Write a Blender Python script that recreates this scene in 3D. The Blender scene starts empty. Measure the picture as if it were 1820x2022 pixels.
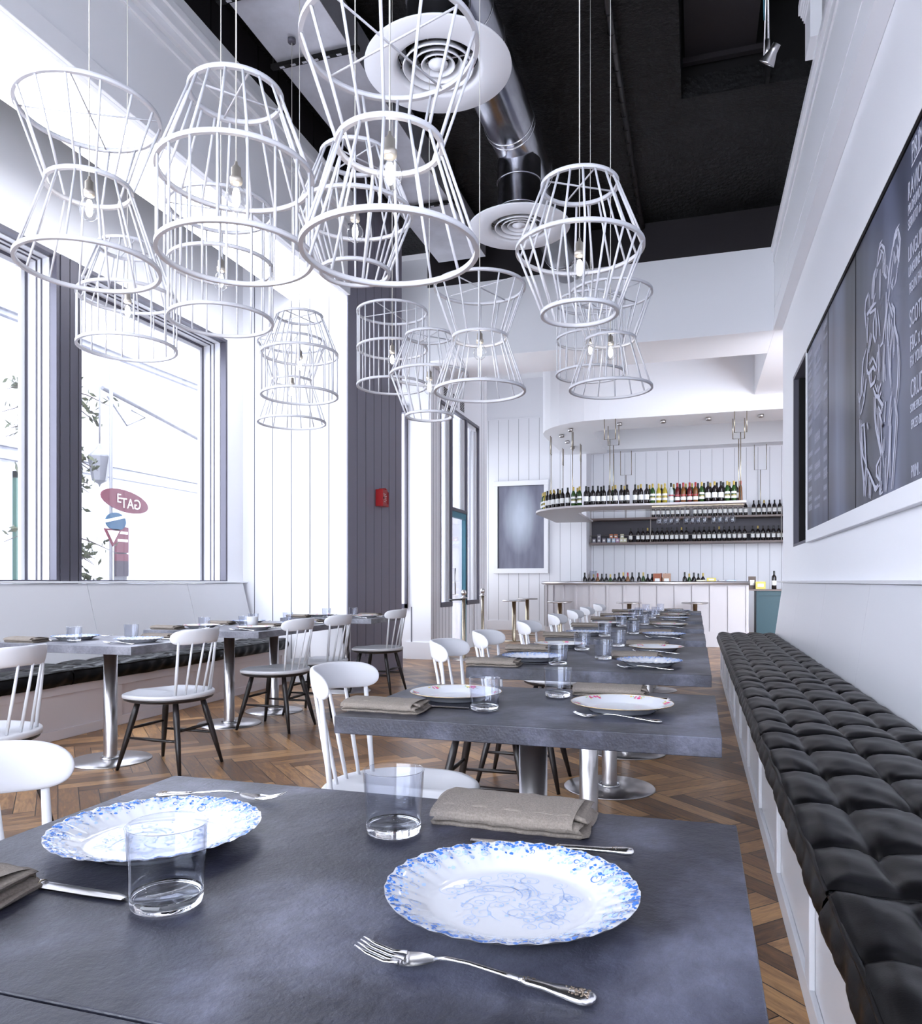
import bpy, bmesh, math, random
from mathutils import Vector, Matrix
random.seed(7)
PI = math.pi
sc = bpy.context.scene
C = sc.collection

# ------------------------------------------------------------------ camera
cam = bpy.data.cameras.new('camera'); camo = bpy.data.objects.new('camera', cam); C.objects.link(camo)
camo.location = (0, 0, 1.1)
camo.rotation_euler = (PI/2, 0, math.atan2(464, 1505))
cam.sensor_fit = 'HORIZONTAL'; cam.sensor_width = 36
cam.lens = 36*1505/1820
cam.shift_y = 137/1820
cam.clip_start = 0.05; cam.clip_end = 200
sc.camera = camo
# ------------------------------------------------------------------ world, light, exposure
w = bpy.data.worlds.new('world'); sc.world = w; w.use_nodes = True
bg = w.node_tree.nodes['Background']; bg.inputs[0].default_value = (0.80, 0.87, 1.0, 1); bg.inputs[1].default_value = 7.0
sc.view_settings.view_transform = 'Standard'; sc.view_settings.look = 'None'
sc.view_settings.gamma = 1; sc.view_settings.use_curve_mapping = False
sc.view_settings.exposure = 0.84
def area(name, loc, rot, sx, sy, power, col=(0.86, 0.92, 1.0)):
    l = bpy.data.lights.new(name, 'AREA'); l.shape = 'RECTANGLE'; l.size = sx; l.size_y = sy; l.energy = power; l.color = col
    o = bpy.data.objects.new(name, l); C.objects.link(o); o.location = loc; o.rotation_euler = rot
    return o
# fill lamp added at the unseen front opening, in place of its daylight
area('front_opening_fill', (-2.2, -2.9, 2.2), (PI/2, 0, PI), 5.0, 3.4, 520)
# fill lamp added against the solid wall left of the bar, no window there
area('bar_side_fill', (-5.4, 15.0, 2.3), (0, -PI/2, 0), 3.2, 3.2, 50)
area('return_fill', (-4.78, 9.57, 2.2), (0, -PI/2, 0), 2.6, 1.0, 45)  # fill added to brighten the white face beside the glazed return
# the soffit over the window seats glows by its own emissive panel
cy = sc.cycles
cy.use_denoising = True
cy.max_bounces = 8; cy.diffuse_bounces = 4; cy.glossy_bounces = 4; cy.transmission_bounces = 8; cy.transparent_max_bounces = 12
cy.caustics_reflective = False; cy.caustics_refractive = False
cy.sample_clamp_indirect = 6

# ------------------------------------------------------------------ helpers
class MB:
    def __init__(s): s.bm = bmesh.new(); s.mi = 0; s.mats = []
    def m(s, mat):
        if mat not in s.mats: s.mats.append(mat)
        s.mi = s.mats.index(mat); return s
    def f(s, vs):
        try:
            fc = s.bm.faces.new(vs); fc.material_index = s.mi; return fc
        except ValueError: return None
    def box(s, x0, x1, y0, y1, z0, z1, M=None):
        v = [s.bm.verts.new((x, y, z)) for z in (z0, z1) for y in (y0, y1) for x in (x0, x1)]
        if M:
            for q in v: q.co = M @ q.co
        for a in ((0,2,3,1),(4,5,7,6),(0,1,5,4),(2,6,7,3),(0,4,6,2),(1,3,7,5)): s.f([v[i] for i in a])
        return s
    def tube(s, pts, rad, n=8, cap=True, flat=1.0):
        pts = [Vector(p) for p in pts]; rings = []
        if not hasattr(rad, '__len__'): rad = [rad]*len(pts)
        up0 = None
        for i, p in enumerate(pts):
            d = (pts[min(i+1, len(pts)-1)] - pts[max(i-1, 0)]).normalized()
            if up0 is None:
                up0 = Vector((0,0,1)) if abs(d.z) < .9 else Vector((1,0,0))
            a = d.cross(up0).normalized(); b = a.cross(d).normalized(); up0 = b
            rings.append([s.bm.verts.new(p + (a*math.cos(2*PI*k/n) + b*math.sin(2*PI*k/n)*flat)*rad[i]) for k in range(n)])
        for i in range(len(rings)-1):
            for k in range(n):
                fc = s.f([rings[i][k], rings[i][(k+1)%n], rings[i+1][(k+1)%n], rings[i+1][k]])
                if fc: fc.smooth = True
        if cap: s.f(rings[0][::-1]); s.f(rings[-1])
        return s
    def lathe(s, prof, c=(0,0,0), n=32, smooth=True, wav=None):
        rings = []
        for (r, z) in prof:
            if r < 1e-6: rings.append([s.bm.verts.new((c[0], c[1], c[2]+z))])
            else:
                rr = []
                for k in range(n):
                    a = 2*PI*k/n; q = r*(1 + (wav(a, r) if wav else 0))
                    rr.append(s.bm.verts.new((c[0]+q*math.cos(a), c[1]+q*math.sin(a), c[2]+z)))
                rings.append(rr)
        for i in range(len(rings)-1):
            A, B = rings[i], rings[i+1]
            for k in range(n):
                if len(A) == 1 and len(B) == 1: continue
                if len(A) == 1: fc = s.f([A[0], B[k], B[(k+1)%n]])
                elif len(B) == 1: fc = s.f([A[k], A[(k+1)%n], B[0]])
                else: fc = s.f([A[k], A[(k+1)%n], B[(k+1)%n], B[k]])
                if fc: fc.smooth = smooth
        return s
    def prism(s, poly, z0, z1):
        a = [s.bm.verts.new((x, y, z0)) for x, y in poly]; b = [s.bm.verts.new((x, y, z1)) for x, y in poly]
        n = len(poly); s.f(a[::-1]); s.f(b)
        for i in range(n): s.f([a[i], a[(i+1)%n], b[(i+1)%n], b[i]])
        return s
    def poly3(s, pts): s.f([s.bm.verts.new(p) for p in pts]); return s
    def grid(s, fn, nu, nv, closeu=False, smooth=True):
        g = [[s.bm.verts.new(fn(i/nu, j/nv)) for j in range(nv+1)] for i in range(nu + (0 if closeu else 1))]
        L = len(g)
        for i in range(nu):
            for j in range(nv):
                fc = s.f([g[i][j], g[(i+1)%L][j], g[(i+1)%L][j+1], g[i][j+1]])
                if fc: fc.smooth = smooth
        return g
    def done(s, name, mat=None, parent=None, bevel=0, loc=None, weld=False):
        if weld: bmesh.ops.remove_doubles(s.bm, verts=s.bm.verts, dist=1e-5)
        bmesh.ops.recalc_face_normals(s.bm, faces=s.bm.faces)
        me = bpy.data.meshes.new(name); s.bm.to_mesh(me); s.bm.free()
        for q in (s.mats or [mat]): me.materials.append(q)
        o = bpy.data.objects.new(name, me); C.objects.link(o)
        if parent: o.parent = parent
        if loc: o.location = loc
        if bevel:
            b = o.modifiers.new('bevel', 'BEVEL'); b.width = bevel; b.segments = 2; b.limit_method = 'ANGLE'
        return o
def empty(name, loc=(0,0,0), rz=0):
    o = bpy.data.objects.new(name, None); C.objects.link(o); o.location = loc; o.rotation_euler = (0,0,rz); o.empty_display_size = .1; return o
def tag(o, label, cat, group=None, kind=None):
    o['label'] = label; o['category'] = cat
    if group: o['group'] = group
    if kind: o['kind'] = kind
    return o
def struct(o): o['kind'] = 'structure'; return o
def copy_tree(o, parent=None):
    c = o.copy(); C.objects.link(c); c.parent = parent
    for ch in list(o.children): copy_tree(ch, c)
    return c

# ------------------------------------------------------------------ materials
def mat(name, col, rough=.5, metal=0, noise=0, nscale=8, bump=0, bscale=60, spec=.5, emis=0, trans=0, ior=1.45, coat=0, dist=.002, stretch=(1,1,1)):
    m = bpy.data.materials.new(name); m.use_nodes = True; nt = m.node_tree; b = nt.nodes['Principled BSDF']
    b.inputs['Base Color'].default_value = (*col, 1); b.inputs['Roughness'].default_value = rough; b.inputs['Metallic'].default_value = metal
    b.inputs['Specular IOR Level'].default_value = spec; b.inputs['Transmission Weight'].default_value = trans; b.inputs['IOR'].default_value = ior
    b.inputs['Coat Weight'].default_value = coat
    if emis: b.inputs['Emission Color'].default_value = (*col, 1); b.inputs['Emission Strength'].default_value = emis
    if noise or bump:
        tc = nt.nodes.new('ShaderNodeTexCoord'); mp = nt.nodes.new('ShaderNodeMapping'); mp.inputs['Scale'].default_value = stretch
        nt.links.new(tc.outputs['Object'], mp.inputs[0])
    if noise:
        n = nt.nodes.new('ShaderNodeTexNoise'); n.inputs['Scale'].default_value = nscale; n.inputs['Detail'].default_value = 6; n.inputs['Roughness'].default_value = .65
        nt.links.new(mp.outputs[0], n.inputs['Vector'])
        r = nt.nodes.new('ShaderNodeMapRange'); r.inputs[1].default_value = .3; r.inputs[2].default_value = .7; r.inputs[3].default_value = 1-noise; r.inputs[4].default_value = 1+noise
        nt.links.new(n.outputs[0], r.inputs[0])
        mx = nt.nodes.new('ShaderNodeMix'); mx.data_type = 'RGBA'; mx.blend_type = 'MULTIPLY'; mx.inputs[0].default_value = 1
        mx.inputs[6].default_value = (*col, 1); nt.links.new(r.outputs[0], mx.inputs[7]); nt.links.new(mx.outputs[2], b.inputs['Base Color'])
    if bump:
        n2 = nt.nodes.new('ShaderNodeTexNoise'); n2.inputs['Scale'].default_value = bscale; n2.inputs['Detail'].default_value = 4
        nt.links.new(mp.outputs[0], n2.inputs['Vector'])
        bp = nt.nodes.new('ShaderNodeBump'); bp.inputs['Strength'].default_value = bump; bp.inputs['Distance'].default_value = dist
        nt.links.new(n2.outputs[0], bp.inputs['Height']); nt.links.new(bp.outputs[0], b.inputs['Normal'])
    return m
def thin_glass(name, tint=(1,1,1), refl=.12):
    m = bpy.data.materials.new(name); m.use_nodes = True; nt = m.node_tree; nt.nodes.clear()
    o = nt.nodes.new('ShaderNodeOutputMaterial'); t = nt.nodes.new('ShaderNodeBsdfTransparent'); g = nt.nodes.new('ShaderNodeBsdfGlossy')
    t.inputs[0].default_value = (*tint, 1); g.inputs[1].default_value = .02
    lw = nt.nodes.new('ShaderNodeLayerWeight'); lw.inputs[0].default_value = .5
    pw = nt.nodes.new('ShaderNodeMath'); pw.operation = 'POWER'; pw.inputs[1].default_value = 4.0; nt.links.new(lw.outputs['Facing'], pw.inputs[0])
    ma = nt.nodes.new('ShaderNodeMath'); ma.operation = 'MULTIPLY_ADD'; ma.inputs[1].default_value = refl*4; ma.inputs[2].default_value = .04; nt.links.new(pw.outputs[0], ma.inputs[0])
    mx = nt.nodes.new('ShaderNodeMixShader'); nt.links.new(ma.outputs[0], mx.inputs[0]); nt.links.new(t.outputs[0], mx.inputs[1]); nt.links.new(g.outputs[0], mx.inputs[2])
    nt.links.new(mx.outputs[0], o.inputs[0]); return m
W = mat('white_paint', (.86,.86,.89), .55, bump=.05, bscale=120)
WB = mat('white_boards', (.82,.82,.86), .5)
WL = mat('white_lacquer', (.66,.66,.69), .3, bump=.03, bscale=40)
WCH = mat('white_chair_paint', (.66,.66,.69), .38, bump=.08, bscale=90, dist=.0006)
GREY = mat('grey_panel_paint', (.25,.24,.30), .5, bump=.05)
GROOVE = mat('groove_shadow_gap', (.16,.16,.19), .9)
TAUPE = mat('taupe_bench_paint', (.74,.68,.69), .5, bump=.04)
DARK = mat('dark_aluminium', (.095,.09,.115), .4, .3)
BLACKP = mat('black_paint', (.007,.0065,.007), .6, spec=.2, noise=.3, nscale=2)
BROWNP = mat('dark_brown_panel_paint', (.022,.019,.022), .55, spec=.25)
CEIL = mat('black_plaster_ceiling', (.0065,.0065,.0072), .5, spec=.22, noise=.5, nscale=3, bump=1.0, bscale=22, dist=.02)
GREYM = mat('grey_steel_panel', (.55,.55,.60), .34, .45, noise=.12, nscale=3)
STEEL = mat('brushed_steel', (.56,.54,.54), .28, 1, bump=.08, bscale=160, dist=.0005)
DUCT = mat('galvanised_duct', (.42,.42,.45), .22, 1, noise=.25, nscale=2.5, bump=.12, bscale=3, stretch=(2.5,.5,2.5), dist=.02)
CHROME = mat('chrome', (.7,.7,.72), .12, 1)
BRASS = mat('aged_brass', (.42,.36,.27), .25, 1)
NICKEL = mat('nickel', (.62,.57,.50), .38, .8)
CAGE = mat('white_powder_coat', (.60,.60,.64), .45)
RAILM = mat('dull_bronze_rail', (.26,.23,.21), .5, .4)
BLACKW = mat('black_stained_wood', (.018,.014,.014), .35, bump=.2, bscale=60, stretch=(1,1,.1))
LEATH = mat('black_leather', (.0035,.0034,.004), .33, bump=.35, bscale=260, dist=.0005, spec=.17)
CLOTH = mat('taupe_linen', (.20,.17,.145), .95, noise=.25, nscale=300, bump=.8, bscale=500, dist=.001)
CREAM = mat('cream_cord', (.62,.6,.55), .6)
PORC = mat('white_porcelain', (.60,.61,.65), .08, coat=.3)
BLUE = mat('blue_transfer_print', (.05,.16,.50), .12)
BLUEL = mat('pale_blue_transfer_print', (.38,.50,.76), .12)
PINK = mat('pink_rose_print', (.65,.08,.22), .15)
YEL = mat('yellow_flower_print', (.75,.55,.12), .15)
GRN = mat('green_leaf_print', (.2,.4,.16), .15)
GOLD = mat('gold_rim', (.6,.42,.2), .2, .8)
SILV = mat('silver_cutlery', (.76,.75,.75), .2, 1)
SILVD = mat('silver_relief', (.30,.24,.19), .35, .9, bump=.6, bscale=300)
GLASS = mat('clear_glass', (1,1,1), 0, trans=1, ior=1.45)
PANE = thin_glass('window_pane_glass')
TGLASS = thin_glass('thin_clear_glass', (.93,.94,.97), .2)
BULBG = thin_glass('bulb_glass', (1,1,1), .3)
LIT = mat('glowing_filament', (1,.95,.88), .5, emis=30)
TEAL = mat('teal_cabinet_paint', (.012,.050,.065), .45)
TEALF = mat('turquoise_door_paint', (.05,.19,.26), .4)
RED = mat('red_plastic', (.42,.008,.012), .35)
WOODS = mat('walnut_shelf', (.16,.12,.11), .45, noise=.2, nscale=6, stretch=(.2,1,1))
PAPER = mat('white_label', (.8,.8,.78), .6)
BWINE = mat('dark_wine_glass', (.010,.006,.006), .08)
BGREEN = mat('green_bottle_glass', (.018,.055,.008), .08)
BYEL = mat('pale_yellow_spirit', (.34,.27,.03), .1)
BRED = mat('red_bitter', (.085,.008,.010), .1)
BAMB = mat('amber_spirit', (.15,.055,.012), .1)
BCLR = mat('clear_spirit', (.42,.47,.47), .1)
FOILR = mat('red_foil', (.30,.02,.025), .3); FOILD = mat('black_foil', (.02,.02,.02), .3); FOILY = mat('gold_foil', (.45,.33,.08), .3)
CHALK = mat('chalk', (.55,.56,.66), .9)

def tabletop_mat():
    m = mat('slate_table', (.12,.125,.175), .42, spec=.6); nt = m.node_tree; b = nt.nodes['Principled BSDF']
    tc = nt.nodes.new('ShaderNodeTexCoord')
    def noise(s, d=8, r=.6, st=(1,1,1)):
        mp = nt.nodes.new('ShaderNodeMapping'); mp.inputs['Scale'].default_value = st; nt.links.new(tc.outputs['Object'], mp.inputs[0])
        n = nt.nodes.new('ShaderNodeTexNoise'); n.inputs['Scale'].default_value = s; n.inputs['Detail'].default_value = d; n.inputs['Roughness'].default_value = r
        nt.links.new(mp.outputs[0], n.inputs['Vector']); return n
    n1 = noise(3.2, 10, .62); r = nt.nodes.new('ShaderNodeValToRGB')
    r.color_ramp.elements[0].position = .30; r.color_ramp.elements[0].color = (.008,.0082,.015,1)
    r.color_ramp.elements[1].position = .72; r.color_ramp.elements[1].color = (.135,.142,.20,1)
    e = r.color_ramp.elements.new(.5); e.color = (.023,.024,.039,1)
    nt.links.new(n1.outputs[0], r.inputs[0])
    n2 = noise(60, 6, .7, (1,.4,1)); mr = nt.nodes.new('ShaderNodeMapRange'); mr.inputs[1].default_value = .3; mr.inputs[2].default_value = .7; mr.inputs[3].default_value = .75; mr.inputs[4].default_value = 1.2
    nt.links.new(n2.outputs[0], mr.inputs[0])
    mx = nt.nodes.new('ShaderNodeMix'); mx.data_type = 'RGBA'; mx.blend_type = 'MULTIPLY'; mx.inputs[0].default_value = 1
    nt.links.new(r.outputs[0], mx.inputs[6]); nt.links.new(mr.outputs[0], mx.inputs[7]); nt.links.new(mx.outputs[2], b.inputs['Base Color'])
    n3 = noise(170, 4, .6); n4 = noise(9, 8, .6)
    ad = nt.nodes.new('ShaderNodeMath'); ad.operation = 'MULTIPLY_ADD'; ad.inputs[1].default_value = 7.0
    nt.links.new(n4.outputs[0], ad.inputs[0]); nt.links.new(n3.outputs[0], ad.inputs[2])
    bp = nt.nodes.new('ShaderNodeBump'); bp.inputs['Strength'].default_value = .55; bp.inputs['Distance'].default_value = .0011
    nt.links.new(ad.outputs[0], bp.inputs['Height']); nt.links.new(bp.outputs[0], b.inputs['Normal'])
    rr = nt.nodes.new('ShaderNodeMapRange'); rr.inputs[3].default_value = .50; rr.inputs[4].default_value = .28
    nt.links.new(n1.outputs[0], rr.inputs[0]); nt.links.new(rr.outputs[0], b.inputs['Roughness'])
    return m
SLATE = tabletop_mat()
SLATE_LIT = tabletop_mat(); SLATE_LIT.name = 'slate_table_lit'  # same slate, with the window light put into a paler colour
_r = [q for q in SLATE_LIT.node_tree.nodes if q.type == 'VALTORGB'][0]
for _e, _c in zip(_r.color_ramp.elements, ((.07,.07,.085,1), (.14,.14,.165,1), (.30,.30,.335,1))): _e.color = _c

def floor_mat(cell=.095, n=6):
    m = mat('herringbone_oak', (.2,.1,.05), .32); nt = m.node_tree; b = nt.nodes['Principled BSDF']; L = nt.links
    def N(op, a, c=None, d=None):
        k = nt.nodes.new('ShaderNodeMath'); k.operation = op
        for i, v in enumerate((a, c, d)):
            if v is None: continue
            if isinstance(v, (int, float)): k.inputs[i].default_value = v
            else: L.new(v, k.inputs[i])
        return k.outputs[0]
    tc = nt.nodes.new('ShaderNodeTexCoord'); mp = nt.nodes.new('ShaderNodeMapping'); mp.inputs['Rotation'].default_value = (0,0,PI/4); mp.inputs['Scale'].default_value = (1/cell,)*3
    L.new(tc.outputs['Object'], mp.inputs[0]); sp = nt.nodes.new('ShaderNodeSeparateXYZ'); L.new(mp.outputs[0], sp.inputs[0])
    x = N('ADD', sp.outputs[0], 1000); y = N('ADD', sp.outputs[1], 1000)
    i = N('FLOOR', x); j = N('FLOOR', y); fx = N('FRACT', x); fy = N('FRACT', y)
    k = N('MODULO', N('ADD', N('SUBTRACT', i, j), 2*n*1000), 2*n)
    hor = N('LESS_THAN', k, n-.5); ver = N('SUBTRACT', 1, hor)
    kv = N('SUBTRACT', 2*n-1, k)
    along = N('ADD', N('MULTIPLY', hor, N('ADD', k, fx)), N('MULTIPLY', ver, N('ADD', kv, fy)))
    across = N('ADD', N('MULTIPLY', hor, fy), N('MULTIPLY', ver, fx))
    ida = N('SUBTRACT', i, N('MULTIPLY', hor, k)); idb = N('SUBTRACT', j, N('MULTIPLY', ver, kv))
    cb = nt.nodes.new('ShaderNodeCombineXYZ'); L.new(ida, cb.inputs[0]); L.new(idb, cb.inputs[1]); L.new(hor, cb.inputs[2])
    wn = nt.nodes.new('ShaderNodeTexWhiteNoise'); L.new(cb.outputs[0], wn.inputs['Vector'])
    g = nt.nodes.new('ShaderNodeCombineXYZ'); L.new(N('MULTIPLY', along, .35), g.inputs[0]); L.new(N('MULTIPLY', across, 2.2), g.inputs[1]); L.new(N('MULTIPLY', wn.outputs[0], 77), g.inputs[2])
    gn = nt.nodes.new('ShaderNodeTexNoise'); gn.inputs['Scale'].default_value = 2.2; gn.inputs['Detail'].default_value = 8; gn.inputs['Roughness'].default_value = .65; gn.inputs['Distortion'].default_value = .8
    L.new(g.outputs[0], gn.inputs['Vector'])
    t = N('ADD', N('MULTIPLY', gn.outputs[0], .75), N('MULTIPLY', wn.outputs[0], .38))
    r = nt.nodes.new('ShaderNodeValToRGB'); L.new(t, r.inputs[0]); e = r.color_ramp.elements
    e[0].position = .28; e[0].color = (.045,.020,.009,1); e[1].position = .82; e[1].color = (.50,.28,.12,1)
    q = e.new(.55); q.color = (.21,.105,.045,1)
    ed = N('MULTIPLY', N('MULTIPLY', N('GREATER_THAN', across, .022), N('LESS_THAN', across, .978)), N('MULTIPLY', N('GREATER_THAN', along, .022), N('LESS_THAN', along, n-.022)))
    mx = nt.nodes.new('ShaderNodeMix'); mx.data_type = 'RGBA'; L.new(ed, mx.inputs[0]); mx.inputs[6].default_value = (.012,.007,.004,1); L.new(r.outputs[0], mx.inputs[7])
    L.new(mx.outputs[2], b.inputs['Base Color'])
    bp = nt.nodes.new('ShaderNodeBump'); bp.inputs['Strength'].default_value = .35; bp.inputs['Distance'].default_value = .003
    L.new(N('ADD', N('MULTIPLY', gn.outputs[0], .4), ed), bp.inputs['Height']); L.new(bp.outputs[0], b.inputs['Normal'])
    L.new(N('ADD', .22, N('MULTIPLY', gn.outputs[0], .25)), b.inputs['Roughness'])
    return m
FLOOR = floor_mat()

def board_mat():  # pale blurred streaks put soft reflections into the board colour
    m = mat('blackboard_with_sheen', (.06,.06,.10), .35); nt = m.node_tree; b = nt.nodes['Principled BSDF']
    tc = nt.nodes.new('ShaderNodeTexCoord'); mp = nt.nodes.new('ShaderNodeMapping'); mp.inputs['Scale'].default_value = (1,1.1,.28); nt.links.new(tc.outputs['Object'], mp.inputs[0])
    n = nt.nodes.new('ShaderNodeTexNoise'); n.inputs['Scale'].default_value = 1.1; n.inputs['Detail'].default_value = 3; nt.links.new(mp.outputs[0], n.inputs['Vector'])
    r = nt.nodes.new('ShaderNodeValToRGB'); r.color_ramp.elements[0].position = .38; r.color_ramp.elements[0].color = (.015,.0145,.024,1)
    r.color_ramp.elements[1].position = .68; r.color_ramp.elements[1].color = (.20,.22,.33,1); nt.links.new(n.outputs[0], r.inputs[0]); nt.links.new(r.outputs[0], b.inputs['Base Color'])
    return m
BOARD = board_mat()
def canvas_mat():
    m = mat('blurred_grey_canvas', (.3,.3,.4), .6); nt = m.node_tree; b = nt.nodes['Principled BSDF']
    tc = nt.nodes.new('ShaderNodeTexCoord'); mp = nt.nodes.new('ShaderNodeMapping'); mp.inputs['Scale'].default_value = (1/.42,1,1/.85); mp.inputs['Location'].default_value = (.05,0,-.25)
    nt.links.new(tc.outputs['Object'], mp.inputs[0]); gr = nt.nodes.new('ShaderNodeTexGradient'); gr.gradient_type = 'SPHERICAL'; nt.links.new(mp.outputs[0], gr.inputs[0])
    n = nt.nodes.new('ShaderNodeTexNoise'); n.inputs['Scale'].default_value = 3; mp2 = nt.nodes.new('ShaderNodeMapping'); mp2.inputs['Scale'].default_value = (2.5,1,.5)
    nt.links.new(tc.outputs['Object'], mp2.inputs[0]); nt.links.new(mp2.outputs[0], n.inputs['Vector'])
    a = nt.nodes.new('ShaderNodeMath'); a.operation = 'MULTIPLY_ADD'; a.inputs[1].default_value = .35; nt.links.new(n.outputs[0], a.inputs[0]); nt.links.new(gr.outputs[0], a.inputs[2])
    r = nt.nodes.new('ShaderNodeValToRGB'); r.color_ramp.elements[0].position = .1; r.color_ramp.elements[0].color = (.15,.15,.205,1)
    r.color_ramp.elements[1].position = .95; r.color_ramp.elements[1].color = (.50,.55,.64,1); nt.links.new(a.outputs[0], r.inputs[0]); nt.links.new(r.outputs[0], b.inputs['Base Color'])
    return m
CANVAS = canvas_mat()

# ------------------------------------------------------------------ room shell
Z1 = 5.66
struct(MB().box(-6.2, 4.3, -3.2, 18, -.1, 0).done('floor', FLOOR))
m = MB(); m.box(-5.2, -.133, -3.2, 9.97, Z1, Z1+.2); m.box(-.133, 1.3, 7.5, 9.97, Z1, Z1+.2)
struct(m.done('ceiling', CEIL))
m = MB(); m.box(-.2, -.133, -3.2, 7.5, Z1+.2, 7.2); m.box(-.133, 1.3, 7.5, 7.56, Z1+.2, 7.2); m.box(-.2, 1.3, -3.2, 7.56, 7.2, 7.3)
struct(m.done('ceiling', BLACKP))
m = MB(); m.box(-5.8, 4.3, 9.97, 18, Z1, Z1+.2); struct(m.done('ceiling', W))
# right wall with the dark recess beyond the menu board
m = MB(); m.box(1.0, 1.3, -3.2, 7.45, 0, 7.3); m.box(1.0, 1.3, 7.45, 8.906, 0, 1.47); m.box(1.0, 1.3, 7.45, 8.906, 3.30, Z1); m.box(1.0, 1.3, 8.906, 9.92, 0, Z1)
struct(m.done('wall_right', W))
# bulkhead over the right wall
m = MB(); m.box(.91, .998, -3.2, 9.968, 4.15, 5.17)
m.box(.895, .91, -3.2, 9.968, 4.15, 4.26); m.box(.897, .91, -3.2, 9.968, 4.98, 5.17); m.box(.905, .91, -3.2, 9.968, 4.42, 4.45)
m.box(.87, .897, -3.2, 9.968, 5.10, 5.17)
struct(m.done('trim_1', W))
# end beam
m = MB(); m.box(-3.56, .91, 9.97, 10.95, 4.15, 5.17); m.box(.91, 4.3, 9.97, 13.33, 4.15, 5.17)
struct(m.done('trim_2', W, bevel=.004))
struct(MB().box(-3.56, 1.3, 9.97, 10.2, 5.17, Z1).done('trim_3', BROWNP))
# bar end walls
def boards_y(m, y, x0, x1, z0, z1, step=.225, off=0):
    x = x0+off
    while x < x1:
        m.m(GROOVE).box(x-.003, x+.003, y-.002, y+.01, z0, z1); x += step
m = MB().m(WB).box(-5.8, -2.3, 16.8, 17.1, 0, Z1).box(-2.36, -2.3, 17.1, 17.6, 0, Z1)
boards_y(m, 16.8, -5.7, -2.32, .22, 4.76, .235)
m.m(WB).box(-5.8, -2.3, 16.785, 16.8, 0, .22).box(-5.8, -2.3, 16.79, 16.8, 4.76, 4.79)
struct(m.done('wall_end_left'))
m = MB().m(WB).box(-2.3, 4.3, 17.6, 17.8, 0, Z1)
boards_y(m, 17.6, -2.25, 4.2, .0, 4.0, .235)
struct(m.done('wall_end'))
struct(MB().box(-2.3, 4.3, 17.15, 17.6, 4.02, Z1).done('trim_4', W))
struct(MB().box(4.0, 4.3, 9.97, 17.6, 0, Z1).done('wall_bar_right', W))
struct(MB().box(-5.8, -5.5, 13.1, 17.1, 0, Z1).done('wall_bar_left', W))
# wall behind the camera, with an opening added for daylight
m = MB(); m.box(-5.2, 1.3, -3.2, -3.0, 0, .45); m.box(-5.2, 1.3, -3.2, -3.0, 4.0, 7.3); m.box(-5.2, -4.8, -3.2, -3, .45, 4); m.box(.4, 1.3, -3.2, -3, .45, 4)
struct(m.done('wall_behind', W))
struct(MB().box(-4.8, .4, -3.12, -3.10, .45, 4).done('window_5', PANE))  # pane of the added, unseen opening

# left wall with the two tall windows
XL = -4.85
m = MB().m(W)
m.box(-5.2, XL, -3, 7.44, 0, 1.08); m.box(-5.2, XL, -3, 7.44, 3.71, Z1); m.box(-5.2, XL, 7.137, 7.44, 1.08, 3.71); m.box(-5.2, XL, -3, -.6, 1.08, 3.71)
struct(m.done('wall_left'))
struct(MB().box(XL-.02, XL+.07, -2.9, 7.43, 1.083, 1.10).done('trim_5', W, bevel=.003))
def window_left(idx, y0, y1, z0=1.10, z1=3.71, xo=XL):
    m = MB().m(DARK)
    def ring(xa, xb, i, j, z_lo=True):
        m.box(xa, xb, y0+i, y0+j, z0, z1-i); m.box(xa, xb, y1-j, y1-i, z0, z1-i); m.box(xa, xb, y0+j, y1-j, z1-j, z1-i); m.box(xa, xb, y0+j, y1-j, z0, z0+.012)
    ring(xo-.06, xo+.006, 0, .03)
    m.m(WL); ring(xo-.13, xo-.064, .004, .036)
    m.m(DARK); ring(xo-.136, xo-.13, .004, .046)
    m.m(WL); ring(xo-.165, xo-.136, .004, .05)
    m.m(DARK); ring(xo-.172, xo-.165, .004, .06)
    m.m(WL); ring(xo-.25, xo-.172, .004, .062)
    m.m(DARK); ring(xo-.256, xo-.25, .004, .085)
    m.m(WL); ring(xo-.285, xo-.256, .004, .12)
    f = struct(m.done('window_%d' % idx))
    MB().box(xo-.276, xo-.270, y0+.1, y1-.1, z0, z1-.1).done('pane', PANE, f)
    return f
window_left(1, 2.35, 4.86); window_left(2, 5.06, 7.137); window_left(3, -.6, 2.15)  # window three is out of view, added to let in light
m = MB().m(DARK)
for a, b in ((4.86, 5.06), (2.15, 2.35)):
    m.m(DARK).box(-5.2, XL, a, b, 1.08, 3.71); m.box(XL, XL+.01, a+.012, a+.098, 1.10, 3.71); m.box(XL, XL+.01, a+.106, b-.012, 1.10, 3.71)
    m.m(BLACKP).box(XL, XL+.004, a+.098, a+.106, 1.10, 3.71)
struct(m.done('trim_6'))

# pier between the window seats and the entrance
m = MB().m(WB).box(-4.85, -3.575, 7.44, 9.0, 0, Z1)
x = -4.70
while x < -3.65: m.m(GROOVE).box(x-.004, x+.004, 7.436, 7.45, 0, 4.9); x += .229
m.m(GREY).box(-3.575, -3.56, 7.44, 9.0, 0, Z1)
for y in (7.672, 7.901, 8.13, 8.35, 8.584, 8.796): m.m(GROOVE).box(-3.57, -3.557, y-.005, y+.005, .25, Z1)
m.m(GREY).box(-3.56, -3.548, 7.435, 9.01, 0, .25)
struct(m.done('wall_pier'))
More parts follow.
